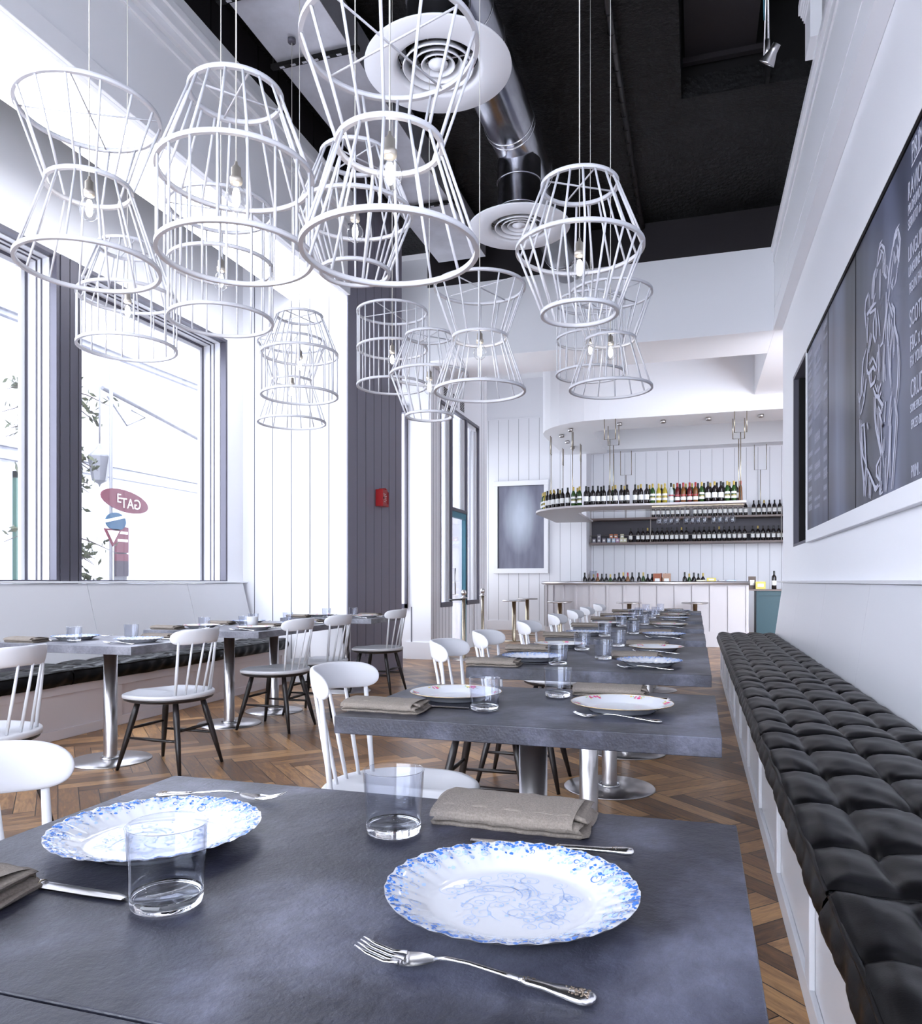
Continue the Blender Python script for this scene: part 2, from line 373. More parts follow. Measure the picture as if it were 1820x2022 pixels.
# soffit with a glowing strip added for its blown-out white, fascia and crown mouldings over the window seats
SOFFIT_GLOW = mat('glowing_soffit', (.93,.96,1), .5, emis=3.2)
m = MB().m(W).box(-4.25, -3.56, -3, 7.44, 4.19, 4.24)
sf = struct(m.done('trim_7'))
struct(MB().box(-4.24, -3.60, -3, 7.435, 4.178, 4.19).done('window_6', SOFFIT_GLOW))  # added glowing strip for the blown-out soffit, not a window
m = MB().m(W).box(-3.60, -3.56, -3, 7.44, 4.161, 4.96)
m.box(-3.56, -3.53, -3, 7.44, 4.161, 4.30); m.box(-3.56, -3.54, -3, 7.44, 4.86, 4.90); m.box(-3.56, -3.52, -3, 7.44, 4.93, 4.99); m.box(-3.56, -3.49, -3, 7.44, 4.99, 5.08); m.box(-3.56, -3.47, -3, 7.44, 5.08, 5.14); m.box(-3.56, -3.50, -3, 7.44, 5.14, 5.26)
struct(m.done('trim_8', bevel=.004))
m = MB().m(BROWNP).box(-3.62, -3.565, -3, 7.44, 4.96, Z1)
y = 4.7
while y < 7.4: m.m(BLACKP).box(-3.566, -3.56, y-.006, y+.006, 5.26, Z1); y += .33
struct(m.done('wall_left_upper'))
# entrance wall: glazed return, white pier, door and its side lights
m = MB().m(WB)
m.box(-3.92, -3.57, 10.14, 10.40, 0, Z1); m.box(-4.85, -3.92, 10.14, 10.3, 0, .74); m.box(-4.85, -3.92, 10.14, 10.3, 3.6, Z1); m.box(-5.2, -4.85, 9.0, 10.3, 0, Z1); m.box(-4.85, -4.6, 9.0, 10.14, Z1-.5, Z1)
m.box(-3.68, -3.57, 10.40, 10.56, 0, Z1); m.box(-3.68, -3.57, 10.56, 11.10, 0, .74); m.box(-3.68, -3.57, 11.90, 12.62, 0, .74); m.box(-3.68, -3.57, 10.56, 12.62, 3.76, Z1); m.box(-3.68, -3.57, 12.62, 13.14, 0, Z1)
m.box(-3.94, -3.55, 10.12, 10.14, 0, .24); m.m(GROOVE).box(-3.87, -3.855, 10.135, 10.15, .24, .74)
for y in (10.25, 10.36, 10.5, 10.65, 10.8, 10.95, 11.0, 12.05, 12.2, 12.35, 12.5, 12.8, 12.95): m.m(GROOVE).box(-3.574, -3.568, y-.003, y+.003, .24, .72 if 10.6 < y < 12.62 else Z1)
m.m(WB).box(-5.5, -3.87, 13.0, 13.14, 0, Z1)
struct(m.done('wall_entrance'))
m = MB().m(DARK).box(-3.92, -3.955, 10.10, 10.2, .72, 3.6).box(-4.85, -3.92, 10.10, 10.2, .72, .78).box(-4.85, -3.92, 10.10, 10.2, 3.5, 3.6)
w4 = struct(m.done('window_4')); MB().box(-4.85, -3.95, 10.17, 10.176, .76, 3.52).done('pane', PANE, w4)
# side lights + transom
m = MB().m(DARK)
for a, b in ((10.56, 11.10), (11.90, 12.62)):
    m.m(DARK).box(-3.62, -3.555, a, b, .72, .79).box(-3.62, -3.56, a, b, 3.72, 3.76).box(-3.62, -3.56, b-.022, b, .74, 3.76).box(-3.62, -3.56, a, a+.015, .74, 3.76)
    m.m(WL).box(-3.64, -3.60, b-.07, b-.022, .79, 3.72).box(-3.65, -3.63, b-.13, b-.075, .79, 3.72).box(-3.64, -3.60, a+.015, a+.05, .79, 3.72).box(-3.64, -3.6, a, b, 3.66, 3.72)
m.m(DARK).box(-3.62, -3.56, 11.10, 11.90, 3.72, 3.76).box(-3.62, -3.56, 11.10, 11.90, 2.19, 2.24).box(-3.62, -3.56, 11.10, 11.12, 2.2, 3.76).box(-3.62, -3.56, 11.88, 11.90, 2.2, 3.76)
m.m(WL).box(-3.64, -3.6, 11.83, 11.88, 2.24, 3.72).box(-3.65, -3.63, 11.74, 11.82, 2.24, 3.72)
w7 = struct(m.done('window_7')); MB().box(-3.645, -3.642, 10.58, 12.6, .76, 3.7).done('pane', PANE, w7)
m = MB().m(TEALF).box(-3.64, -3.58, 11.10, 11.15, 0, 2.19).box(-3.64, -3.58, 11.85, 11.90, 0, 2.19).box(-3.64, -3.58, 11.15, 11.85, 2.10, 2.19)
d1 = struct(m.done('door_1'))
MB().tube([(-3.60, 11.24, .9), (-3.56, 11.24, .9), (-3.56, 11.24, 1.3), (-3.60, 11.24, 1.3)], .012).done('door_handle', STEEL, d1)
MB().m(TEALF).box(-3.64, -3.61, 11.15, 11.85, 0, .12).m(PANE).box(-3.63, -3.625, 11.15, 11.85, .12, 2.10).done('door_leaf', None, d1)
# recess window beyond the menu board
m = MB().m(DARK).box(1.0, 1.28, 8.86, 8.905, 1.47, 3.30).box(1.0, 1.28, 7.46, 8.86, 3.26, 3.30).box(1.0, 1.28, 7.46, 8.86, 1.47, 1.50)
m.m(BLACKP).box(1.05, 1.28, 8.80, 8.86, 1.5, 3.26); m.m(WL).box(1.13, 1.28, 8.74, 8.80, 1.5, 3.2); m.m(GREY).box(1.25, 1.28, 7.46, 8.74, 1.5, 3.26)
struct(m.done('window_8'))
# street outside
STREET = mat('pale_paving', (.5,.5,.52), .8)
struct(MB().box(-60, -5.2, -40, 60, -.3, -.05).done('pavement', STREET))

# ------------------------------------------------------------------ benches
def bench_right():
    t = tag(empty('banquette_bench', (.6, 4.7, 0)), 'long white panelled wall bench with sloping white back along the right wall', 'bench')
    off = Vector((.6, 4.7, 0))
    def D(m, name, mt=None, bev=0):
        o = m.done(name, mt, t, bev); o.location = -off; return o
    y0, y1 = -1.6, 9.40
    m = MB().box(.285, .93, y0, y1, 0, .40); m.box(.27, .285, y0, y1, 0, .075); m.box(.27, .285, y0, y1, .35, .40)
    y = y1-.03
    while y > y0: m.box(.27, .285, y-.045, y+.03, .075, .35); y -= .805
    D(m, 'base', WL, .003)
    m = MB(); y = 9.45
    seams = [9.50, 7.97, 6.42, 4.87, 3.31, 1.76, .2, -1.6]
    for a, b in zip(seams[1:], seams):
        a += .002; b -= .002
        v = [(.86, .40), (.955, 1.083), (1.0, 1.083), (1.0, .40)]
        bot = [m.bm.verts.new((x, a, z)) for x, z in v]; top = [m.bm.verts.new((x, b, z)) for x, z in v]
        m.f(bot); m.f(top[::-1])
        for i in range(4): m.f([bot[i], bot[(i+1)%4], top[(i+1)%4], top[i]])
    D(m, 'sloping_back', WL)
    m = MB().box(.935, 1.0, y0, 9.93, 1.085, 1.105); D(m, 'top_rail', WL, .003)
bench_right()
def bench_left():
    t = tag(empty('banquette_bench', (-4.5, 4.7, 0)), 'taupe panelled bench with pale sloping back under the tall windows', 'bench')
    def D(m, name, mt=None, bev=0):
        o = m.done(name, mt, t, bev); o.location = (4.5, -4.7, 0); return o
    m = MB().box(-4.84, -4.235, -.6, 7.30, 0, .375)
    m.box(-4.235, -4.22, -.6, 7.30, 0, .07); m.box(-4.235, -4.22, -.6, 7.30, .31, .37)
    y = 7.27
    while y > -.5: m.box(-4.235, -4.22, y-.06, y+.03, .07, .31); y -= 1.23
    D(m, 'base', TAUPE, .002)
    m = MB(); seams = [7.35, 6.384, 5.089, 3.79, 2.5, 1.2, -.1]
    for a, b in zip(seams[1:], seams):
        a += .003; b -= .003
        v = [(-4.60, .36), (-4.79, 1.078), (-4.84, 1.078), (-4.84, .36)]
        bot = [m.bm.verts.new((x, a, z)) for x, z in v]; top = [m.bm.verts.new((x, b, z)) for x, z in v]
        m.f(bot[::-1]); m.f(top)
        for i in range(4): m.f([bot[i], bot[(i+1)%4], top[(i+1)%4], top[i]])
    D(m, 'sloping_back', WL)
bench_left()

# tufted leather cushions: buttons in a grid, creases between them, piping round the top edge
def cushion(x0, x1, y0, y1, zb, zt, label, group, nb=(3, 5), seed=0, sag=0.0):
    cx, cy = (x0+x1)/2, (y0+y1)/2; wx, wy = x1-x0, y1-y0
    t = tag(empty('seat_cushion', (cx, cy, zb)), label, 'cushion', group)
    rnd = random.Random(seed); bu = [(i+.75)/(nb[0]+.5) for i in range(nb[0])]; bv = [(j+.75)/(nb[1]+.5) for j in range(nb[1])]
    bu = [wx*u for u in bu]; bv = [wy*v for v in bv]
    bt = [(u+rnd.uniform(-.008,.008), v+rnd.uniform(-.008,.008)) for u in bu for v in bv]
    ph = [rnd.uniform(0, 6) for _ in range(12)]
    def crease(d, wdt): return math.exp(-abs(d)/wdt)
    def top(u, v):
        x, y = u*wx, v*wy
        e = min(x, wx-x, y, wy-y)
        z = .022*min(1, e/.05)**.5
        du = min(abs(x-b) for b in bu); dv = min(abs(y-b) for b in bv)
        z -= .020*crease(du, .010)*min(1, e/.09) + .020*crease(dv, .010)*min(1, .35+e/.12)
        z += .010*(min(1, du/.09)**.7)*(min(1, dv/.12)**.7)
        for bx, by in bt:
            r = math.hypot(x-bx, y-by)
            if r < .16:
                a = math.atan2(y-by, x-bx)
                z -= .026*math.exp(-(r/.026)**1.3) + .0055*math.exp(-r/.07)*abs(math.sin(4*a+ph[int(bx*10) % 12]))*min(1, r/.02)
        z += .0025*math.sin(x*37+ph[0]+y*11)*math.sin(y*29+ph[1]) - sag*math.sin(PI*v)*.01
        return z
    nu, nv = 64, 150
    m = MB()
    g = m.grid(lambda u, v: (x0-cx+u*wx, y0-cy+v*wy, zt-zb-.022+top(u, v)), nu, nv)
    # sides with gathered wrinkles
    def side(fa, n, ln, nx, ny):
        rows = []
        for k in range(7):
            s_ = k/6; row = []
            for i in range(n+1):
                x, y, z = fa(i/n)
                wob = .005*math.sin(i/n*ln*46+ph[2]+k*.7)*math.sin(s_*PI) + .004*math.sin(i/n*ln*19+ph[3])*s_
                bul = .014*math.sin(s_*PI)
                row.append(m.bm.verts.new((x+nx*(bul+wob), y+ny*(bul+wob), z*(1-s_) + .004*math.sin(i/n*ln*13+ph[4])*s_)))
            rows.append(row)
        for k in range(6):
            for i in range(n):
                fc = m.f([rows[k][i], rows[k][i+1], rows[k+1][i+1], rows[k+1][i]])
                if fc: fc.smooth = True
    H0 = zt-zb-.022
    side(lambda s_: (x0-cx, y0-cy+s_*wy, H0), nv, wy, -1, 0); side(lambda s_: (x1-cx, y0-cy+s_*wy, H0), nv, wy, 1, 0)
    side(lambda s_: (x0-cx+s_*wx, y0-cy, H0), nu, wx, 0, -1); side(lambda s_: (x0-cx+s_*wx, y1-cy, H0), nu, wx, 0, 1)
    m.box(x0-cx+.002, x1-cx-.002, y0-cy+.002, y1-cy-.002, 0, .01)
    m.done('cover', LEATH, t)
    a, b, c, d = x0-cx+.002, x1-cx-.002, y0-cy+.002, y1-cy-.002
    def wig(p, q, n=30): return [(p[0]+(q[0]-p[0])*i/n + .0015*math.sin(i*1.3), p[1]+(q[1]-p[1])*i/n, H0+.003+.002*math.sin(i*.9+ph[5])) for i in range(n)]
    loop = wig((a, c), (b, c), 12)+wig((b, c), (b, d))+wig((b, d), (a, d), 12)+wig((a, d), (a, c)); loop.append(loop[0])
    MB().tube(loop, .0065, 8, False).done('piping', LEATH, t)
    bp = MB()
    for k, (bx, by) in enumerate(bt):
        bb = MB().lathe([(0, .008), (.008, .007), (.013, .002), (.012, -.004)], n=10)
        o = bb.done('button', LEATH, t); o.location = (x0-cx+bx, y0-cy+by, H0+top(bx/wx, by/wy)+.007)
    return t
yy = [9.42, 8.07, 6.47, 4.86, 3.245, 1.635, .03]
names = ['farthest', 'second farthest', 'third from far end', 'fourth from far end', 'second nearest', 'nearest']
for k in range(6):
    cushion(.247, .868, yy[k+1]+.009, yy[k]-.009, .402, .505, 'black tufted leather cushion on the right wall bench, %s' % names[k], 'tufted cushions on the right wall bench', (3, 4), k+3)
yl = [7.28, 5.9, 4.32, 2.73, 1.15]
for k, nm in enumerate(['against the board-clad pier', 'second from the pier', 'third from the pier', 'nearest the camera']):
    cushion(-4.60, -4.19, yl[k+1]+.006, yl[k]-.006, .377, .490, 'black leather cushion on the window bench, %s' % nm, 'cushions on the window bench', (2, 5), k+30)

# ------------------------------------------------------------------ tables
def pedestal(t, x, y, disc=.24):
    MB().lathe([(0, 0), (disc, 0), (disc, .004), (disc-.004, .008), (.07, .012), (0, .013)], n=48).done('base_plate', STEEL, t, loc=(x, y, 0))
    c = MB().lathe([(.04, .010), (.04, .703), (.0, .703)], n=28).done('column', STEEL, t, loc=(x, y, 0))
    MB().tube([(.054*math.cos(a*PI/12), .054*math.sin(a*PI/12), .018) for a in range(25)], .007, 8, False).done('collar', CHROME, t, loc=(x, y, 0))
def table(xc, y0, y1, label, peds, group):
    mt = SLATE if xc > -1 else SLATE_LIT
    yc = (y0+y1)/2
    t = tag(empty('dining_table', (xc, yc, 0)), label, 'table', group)
    MB().box(-.4775, .4775, y0-yc, y1-yc, -.0225, .0225).done('tabletop', mt, t, .0018, loc=(0, 0, .7275))
    for px, py in peds: pedestal(t, px, py-yc)
XR, XLT = -.422, -3.355
G1 = 'slate-topped tables beside the right wall bench'; G2 = 'slate-topped tables beside the window bench'
table(XR, -.17, .503, 'slate-topped table cut off by the bottom edge of the photo', [(0, .16)], G1)
table(XR, .507, 1.163, 'nearest slate-topped table laid with two blue-rimmed plates', [(0, .84)], G1)
table(XR, 1.797, 2.465, 'slate-topped table laid with pink rose plates, second along the bench', [(-.02, 2.13)], G1)
table(XR, 2.985, 4.255, 'long slate-topped table with four settings, nearer of the two long ones', [(-.02, 3.3), (-.02, 4.12)], G1)
table(XR, 4.69, 5.345, 'slate-topped table just behind the nearer long table', [(0, 5.02)], G1)
table(XR, 5.83, 6.49, 'slate-topped table between two others midway to the bar', [(0, 6.15)], G1)
table(XR, 6.95, 8.22, 'long slate-topped table with four settings, nearer the bar', [(0, 7.3), (0, 7.95)], G1)
table(XR, 8.75, 9.41, 'farthest slate-topped table in the row before the bar', [(0, 9.08)], G1)
table(XLT, 2.07, 2.74, 'slate-topped window-row table cut by the left photo edge', [(-.06, 2.4)], G2)
table(XLT, 3.365, 4.03, 'slate-topped table behind the spindle chair, nearest full window-row table', [(-.09, 3.85)], G2)
table(XLT, 4.605, 5.93, 'long slate-topped table in the middle of the window row', [(-.09, 5.1), (-.07, 5.72)], G2)
table(XLT, 6.51, 7.25, 'slate-topped table in front of the board-clad pier', [(0, 6.98)], G2)

# ------------------------------------------------------------------ chairs (front is +x)
def seat_outline(n=56, sc_=1.0):
    pts = []
    for k in range(n):
        a = 2*PI*k/n; c, s_ = math.cos(a), math.sin(a)
        e = 2.6 if c > 0 else 2.1
        r = (abs(c/.245)**e + abs(s_/.25)**e)**(-1/e)
        x, y = r*c, r*s_
        if c > 0: y *= 1-.0*x
        pts.append((x*sc_, y*sc_))
    return pts
def make_chair():
    t = empty('spindle_chair')
    out = seat_outline(); m = MB(); rings = []
    def sad(x, y):
        return -.020*math.exp(-((x-.07)/.17)**2)*abs(math.sin(PI*min(1, abs(y)/.22)))**.8 - .004*math.exp(-(x/.14)**2)
    for q in (1.0, .985, .93, .8, .6, .4, .2):
        rings.append([m.bm.verts.new((x*q, y*q, .450 + (sad(x*q, y*q)*max(min(1, (1-q)*6), min(.85, max(0, (x*q-.07)/.1)))) - (.004 if q == 1 else 0))) for x, y in out])
    c = m.bm.verts.new((0, 0, .450+sad(0, 0)))
    low = [m.bm.verts.new((x, y, .426)) for x, y in out]; low2 = [m.bm.verts.new((x*.97, y*.97, .4245)) for x, y in out]
    n = len(out)
    seq = [low2, low] + rings
    for A, B in zip(seq, seq[1:]):
        for k in range(n):
            fc = m.f([A[k], A[(k+1)%n], B[(k+1)%n], B[k]]); fc.smooth = True
    for k in range(n): fc = m.f([rings[-1][k], rings[-1][(k+1)%n], c]); fc.smooth = True
    m.f(low2[::-1]); m.done('seat', WCH, t)
    m = MB(); A = [m.bm.verts.new((x*.985, y*.985, .4255)) for x, y in out]; B = [m.bm.verts.new((x*.96, y*.96, .410)) for x, y in out]; Cc = [m.bm.verts.new((x*.86, y*.86, .400)) for x, y in out]
    for P, Q in ((A, B), (B, Cc)):
        for k in range(n): fc = m.f([P[k], P[(k+1)%n], Q[(k+1)%n], Q[k]]); fc.smooth = True
    m.f(A); m.f(Cc[::-1]); m.done('seat_underside', BLACKW, t)
    feet = {}
    for sx in (1, -1):
        for sy in (1, -1):
            a = Vector((sx*.13, sy*.115, .414)); b = Vector((sx*.222, sy*.19, 0)); feet[sx, sy] = (a, b)
            MB().tube([a, a.lerp(b, .25), a.lerp(b, .6), b], [.015, .019, .0165, .0095], 12).done('leg', BLACKW, t)
    def P(k, f_): a, b = feet[k]; return a.lerp(b, f_)
    for k1, k2, f_ in (((1,1),(-1,1),.55), ((1,-1),(-1,-1),.55), ((1,1),(1,-1),.42), ((-1,1),(-1,-1),.42)):
        p, q = P(k1, f_), P(k2, f_); MB().tube([p, p.lerp(q, .5), q], [.0065, .0105, .0065], 8).done('stretcher', BLACKW, t)
    # curved crest rail: arc in plan, opening towards the front
    R0 = .235; A0 = math.radians(61); cxr = -.275 + R0
    def rail(u, v):
        s_ = math.sin((2*u-1)*PI/2); a = s_*A0
        hh = .043*max(.0, 1-abs(s_)**7)**.5*(1.0+.06*abs(s_)); th = .0125*max(.0, 1-abs(s_)**9)**.5
        ph = 2*PI*v; cc, ss = math.cos(ph), math.sin(ph)
        zz = hh*math.copysign(abs(ss)**.75, ss); rr = th*math.copysign(abs(cc)**.7, cc)
        r = R0 + rr + (zz*.16)
        return (cxr - r*math.cos(a), r*math.sin(a)*.93, .785+zz - .012*abs(s_)**2)
    m = MB(); m.grid(rail, 48, 20); m.done('backrest', WCH, t, weld=True)
    for k in range(6):
        s_ = (k-2.5)/2.5
        a = s_*math.radians(50); p = Vector((-.10-.105*math.cos(a*1.05), .185*math.sin(a)*1.1, .446)); a2 = s_*math.radians(49)
        q = Vector((cxr - R0*math.cos(a2), R0*math.sin(a2)*.93, .757))
        rr = .0085 if k in (0, 5) else .0065
        MB().tube([p, p.lerp(q, .4), q], [rr*.95, rr*1.15, rr*.8], 10).done('spindle', WCH, t)
    return t
proto = make_chair(); used = False
def chair(x, y, rz, label, group):
    global used
    t = proto if not used else copy_tree(proto); used = True
    t.location = (x, y, 0); t.rotation_euler = (0, 0, rz); tag(t, label, 'chair', group)
GC1 = 'spindle chairs facing the right wall bench'; GC2 = 'spindle chairs facing the window bench'
rc = [(.90, 'white spindle chair at bottom left, its backrest cut by the photo edge', .0), (2.26, 'white spindle chair in the middle, backrest beside the first napkin', .0), (3.40, 'white spindle chair at near half of the long table, second visible backrest', .03),
      (4.10, 'white spindle chair at far half of the long table, third visible backrest', 0), (5.20, 'white spindle chair at the fourth table of the bench row', 0), (6.35, 'white spindle chair at the fifth table of the bench row', 0), (7.35, 'white spindle chair at near half of the far long table', 0),
      (8.2, 'white spindle chair at far half of the far long table', 0), (9.3, 'smallest white spindle chair, at the farthest table before the bar', 0)]
for y, l, a in rc: chair(-.90, y, a, l, GC1)
for y, l, a in [(2.55, 'white-seated spindle chair cut by the left photo edge, window row', PI), (3.83, 'white-seated spindle chair with black legs, nearest whole one in window row', PI-.04), (5.08, 'white-seated spindle chair at near half of the long window-row table', PI-.02),
               (5.74, 'white-seated spindle chair partly behind another at the long window-row table', PI), (7.0, 'white-seated spindle chair in front of the grey pier', PI-.03)]:
    chair(-2.99 if y < 4 else -3.02, y, a, l, GC2)

# ------------------------------------------------------------------ tableware
def make_plate(kind):
    R0 = .136; n = 96
    t = MB().m(PORC)
    flu = (lambda a, r: .010*math.sin(a*32)*max(0, (r-.10)/.036)) if kind == 'blue' else (lambda a, r: .006*abs(math.sin(a*16))*max(0, (r-.12)/.016))
    prof_t = [(0, .0045), (.07, .0045), (.088, .006), (.096, .0095), (.112, .016), (.128, .0215), (.136, .023)]
    prof_b = [(.135, .0215), (.126, .0185), (.11, .0125), (.093, .004), (.088, 0), (.08, 0), (.078, .002), (0, .002)]
    def zf(r, a):
        for (r0, z0), (r1, z1) in zip(prof_t, prof_t[1:]):
            if r0 <= r <= r1: z = z0+(z1-z0)*(r-r0)/(r1-r0); break
        else: z = .023
        if kind == 'blue' and r > .088: z += .0011*math.sin(a*32)*min(1, (r-.088)/.02)
        return z
    # top surface as a polar grid following the fluting
    rs = [0.0001, .03, .06, .08, .088, .092, .096, .102, .108, .114, .12, .126, .131, .136]
    ring = []
    for r in rs: ring.append([t.bm.verts.new(((r*(1+(flu(2*PI*k/n, r)*.35)))*math.cos(2*PI*k/n), (r*(1+flu(2*PI*k/n, r)*.35))*math.sin(2*PI*k/n), zf(r, 2*PI*k/n))) for k in range(n)])
    for i in range(len(rs)-1):
        for k in range(n):
            fc = t.f([ring[i][k], ring[i][(k+1)%n], ring[i+1][(k+1)%n], ring[i+1][k]])
            if fc: fc.smooth = True; fc.material_index = 0
    t.lathe(prof_b, n=n)
    rnd = random.Random(3 if kind == 'blue' else 5)
    def at(r, a, dz=.0004): return Vector((r*math.cos(a), r*math.sin(a), zf(min(r, .1355), a)+dz))
    def ribbon(pts, wd, mt):
        t.m(mt)
        L = []
        for i, (x, y) in enumerate(pts):
            x2, y2 = pts[min(i+1, len(pts)-1)]; x1, y1 = pts[max(0, i-1)]
            d = Vector((x2-x1, y2-y1)); d = d.normalized() if d.length > 0 else Vector((1, 0)); nn = Vector((-d.y, d.x))*wd*(.35+.65*math.sin(PI*min(1, (i+.6)/len(pts))))
            pr = []
            for sg in (-1, 1):
                q = (x+nn.x*sg, y+nn.y*sg); rr = math.hypot(*q); aa = math.atan2(q[1], q[0])
                pr.append(t.bm.verts.new(at(rr, aa, .00045)))
            L.append(pr)
        for A, B in zip(L, L[1:]): t.f([A[0], A[1], B[1], B[0]])
    def disc(r, a, s_, mt, k=7, sx=1):
        t.m(mt); c = (r*math.cos(a), r*math.sin(a)); vs = []
        for i in range(k):
            q = 2*PI*i/k+rnd.random()*.3; ss = s_*rnd.uniform(.7, 1.2); p = (c[0]+ss*math.cos(q), c[1]+ss*math.sin(q)*sx); vs.append(t.bm.verts.new(at(math.hypot(*p), math.atan2(p[1], p[0]), .0004+rnd.random()*.0002)))
        t.f(vs)
    def spiral(cx_, cy_, s_, a0, turns=1.4, hand=1):
        return [(cx_+s_*(1-.8*i/16)*math.cos(a0+hand*turns*2*PI*i/16), cy_+s_*(1-.8*i/16)*math.sin(a0+hand*turns*2*PI*i/16)) for i in range(17)]
    if kind == 'blue':
        for k in range(48):   # scrolls in the well
            rr = .072*math.sqrt(rnd.random()); a = rnd.uniform(0, 2*PI); s_ = rnd.uniform(.007, .014)
            ribbon(spiral(rr*math.cos(a), rr*math.sin(a), s_, rnd.uniform(0, 6), 1.3, rnd.choice((1, -1))), .00045, BLUEL)
        for k in range(14):
            a = rnd.uniform(0, 6.28); r0 = rnd.uniform(.01, .05)
            ribbon([((r0+.0024*i)*math.cos(a+.09*i), (r0+.0024*i)*math.sin(a+.09*i)) for i in range(12)], .0005, BLUEL)
        for k in range(60):
            disc(.07*math.sqrt(rnd.random()), rnd.uniform(0, 6.28), rnd.uniform(.001, .0026), BLUEL, 5)
        for k in range(1150):  # printed rim, densest at the edge
            r = .1335-.028*abs(rnd.gauss(0, .55))
            if r < .098: continue
            a = rnd.uniform(0, 2*PI); dens = math.sin(a*3)*.5+.5
            if r < .118 and rnd.random() > .25+.6*dens: continue
            disc(min(r, .134), a, rnd.uniform(.0009, .0030), BLUE if (r > .125 and rnd.random() < .75) or rnd.random() < .15 else BLUEL, rnd.choice((4, 5, 6)))
        for k in range(230):
            disc(rnd.uniform(.130, .1348), rnd.uniform(0, 2*PI), rnd.uniform(.0012, .0026), BLUE, 5)
        for k in range(60):
            a = rnd.uniform(0, 2*PI); r = rnd.uniform(.104, .124)
            ribbon(spiral(r*math.cos(a), r*math.sin(a), rnd.uniform(.004, .008), rnd.uniform(0, 6), 1.2, rnd.choice((1, -1))), .0006, rnd.choice((BLUE, BLUEL, BLUEL)))
    else:
        for k in range(6):
            a = k*PI/3+.35; big = k % 2 == 0
            for j in range(9 if big else 6): disc(.122+rnd.uniform(-.008, .006), a+rnd.uniform(-.09, .09)*(1.3 if big else .8), rnd.uniform(.003, .0055), PINK, 6)
            for j in range(5): disc(.12+rnd.uniform(-.008, .008), a+rnd.choice((-1, 1))*rnd.uniform(.08, .17), rnd.uniform(.002, .004), YEL, 6)
            for j in range(6): disc(.12+rnd.uniform(-.008, .01), a+rnd.choice((-1, 1))*rnd.uniform(.05, .24), rnd.uniform(.002, .0035), GRN, 5)
        t.m(GOLD).tube([(.1362*math.cos(2*PI*k/96)*(1+.002*abs(math.sin(k*PI/6))), .1362*math.sin(2*PI*k/96)*(1+.002*abs(math.sin(k*PI/6))), .0228) for k in range(97)], .0009, 5, False)
    return t.done('dinner_plate')
def make_tumbler(small=1):
    prof = [(0, 0), (.034, 0), (.0365, .002), (.0372, .006), (.0415, .0795), (.0418, .081), (.0408, .0815), (.0398, .0795), (.0362, .014), (.033, .0105), (0, .009)]
    m = MB().m(TGLASS).lathe([(.0380, .014), (.0425, .0855), (.0430, .087), (.0422, .088), (.0408, .0855), (.0368, .0142)], n=48)
    m.m(GLASS).lathe([(0, 0), (.0345, 0), (.037, .002), (.0378, .006), (.0380, .0139), (.0368, .0139), (.0335, .0105), (0, .009)], n=48)
    return m.done('water_tumbler')
def make_napkin(seed, L=.215, Wd=.125):
    rnd = random.Random(seed); m = MB()
    # cross-section of a cloth folded over itself: closed rounded roll of four leaves
    path = []
    for k in range(4):
        z = .0032+k*.0066; ex = Wd/2 - k*.004
        xs = [-ex+.008+(2*ex-.012)*i/7 for i in range(8)]
        if k % 2: xs = xs[::-1]
        path += [(x, z + .0012*math.sin(x*40+k)) for x in xs]
        if k < 3:
            sx = 1 if k % 2 == 0 else -1
            path += [(sx*(ex+.002), z+.0018), (sx*(ex+.003), z+.0045)]
    def sec(th):
        o1, o2 = [], []
        for i, p in enumerate(path):
            a = path[max(0, i-1)]; b = path[min(len(path)-1, i+1)]; d = Vector((b[0]-a[0], b[1]-a[1])).normalized(); nn = Vector((-d.y, d.x))*th
            o1.append((p[0]+nn.x, p[1]+nn.y)); o2.append((p[0]-nn.x, p[1]-nn.y))
        return o1 + o2[::-1]
    sct = sec(.0029); ns = len(sct); N_ = 40; rows = []
    for i in range(N_+1):
        s_ = i/N_; x = (s_-.5)*L
        e = min(1, min(s_, 1-s_)*14); sq = .86+.14*e
        rows.append([m.bm.verts.new((x+.006*math.sin(k*.35+seed)*(1-e)+ .007*math.sin(b*330)*(1-e)*(1 if s_ > .5 else -1), a*(1+.02*math.sin(s_*9+seed)), b*sq+.0008*math.sin(s_*31+a*50)+.0001)) for k, (a, b) in enumerate(sct)])
    for A, B in zip(rows, rows[1:]):
        for k in range(ns):
            fc = m.f([A[k], A[(k+1)%ns], B[(k+1)%ns], B[k]]); fc.smooth = True
    h = ns//2
    for row in (rows[0], rows[-1]):
        for k in range(h-1): m.f([row[k], row[k+1], row[ns-2-k], row[ns-1-k]])
    # outer leaf wrapping over the top like a soft roll
    def leaf(u, v):
        a = -PI*.55 + v*PI*1.05
        y = -Wd/2*1.0*math.sin(a)*1.02; z = .014+.0155*math.copysign(abs(math.cos(a))**.6, math.cos(a))
        return ((u-.52)*(L*.955), y, max(.001, z)+.0007*math.sin(u*23+v*5))
    m.grid(leaf, 36, 24)
    return m.done('linen_napkin', CLOTH)
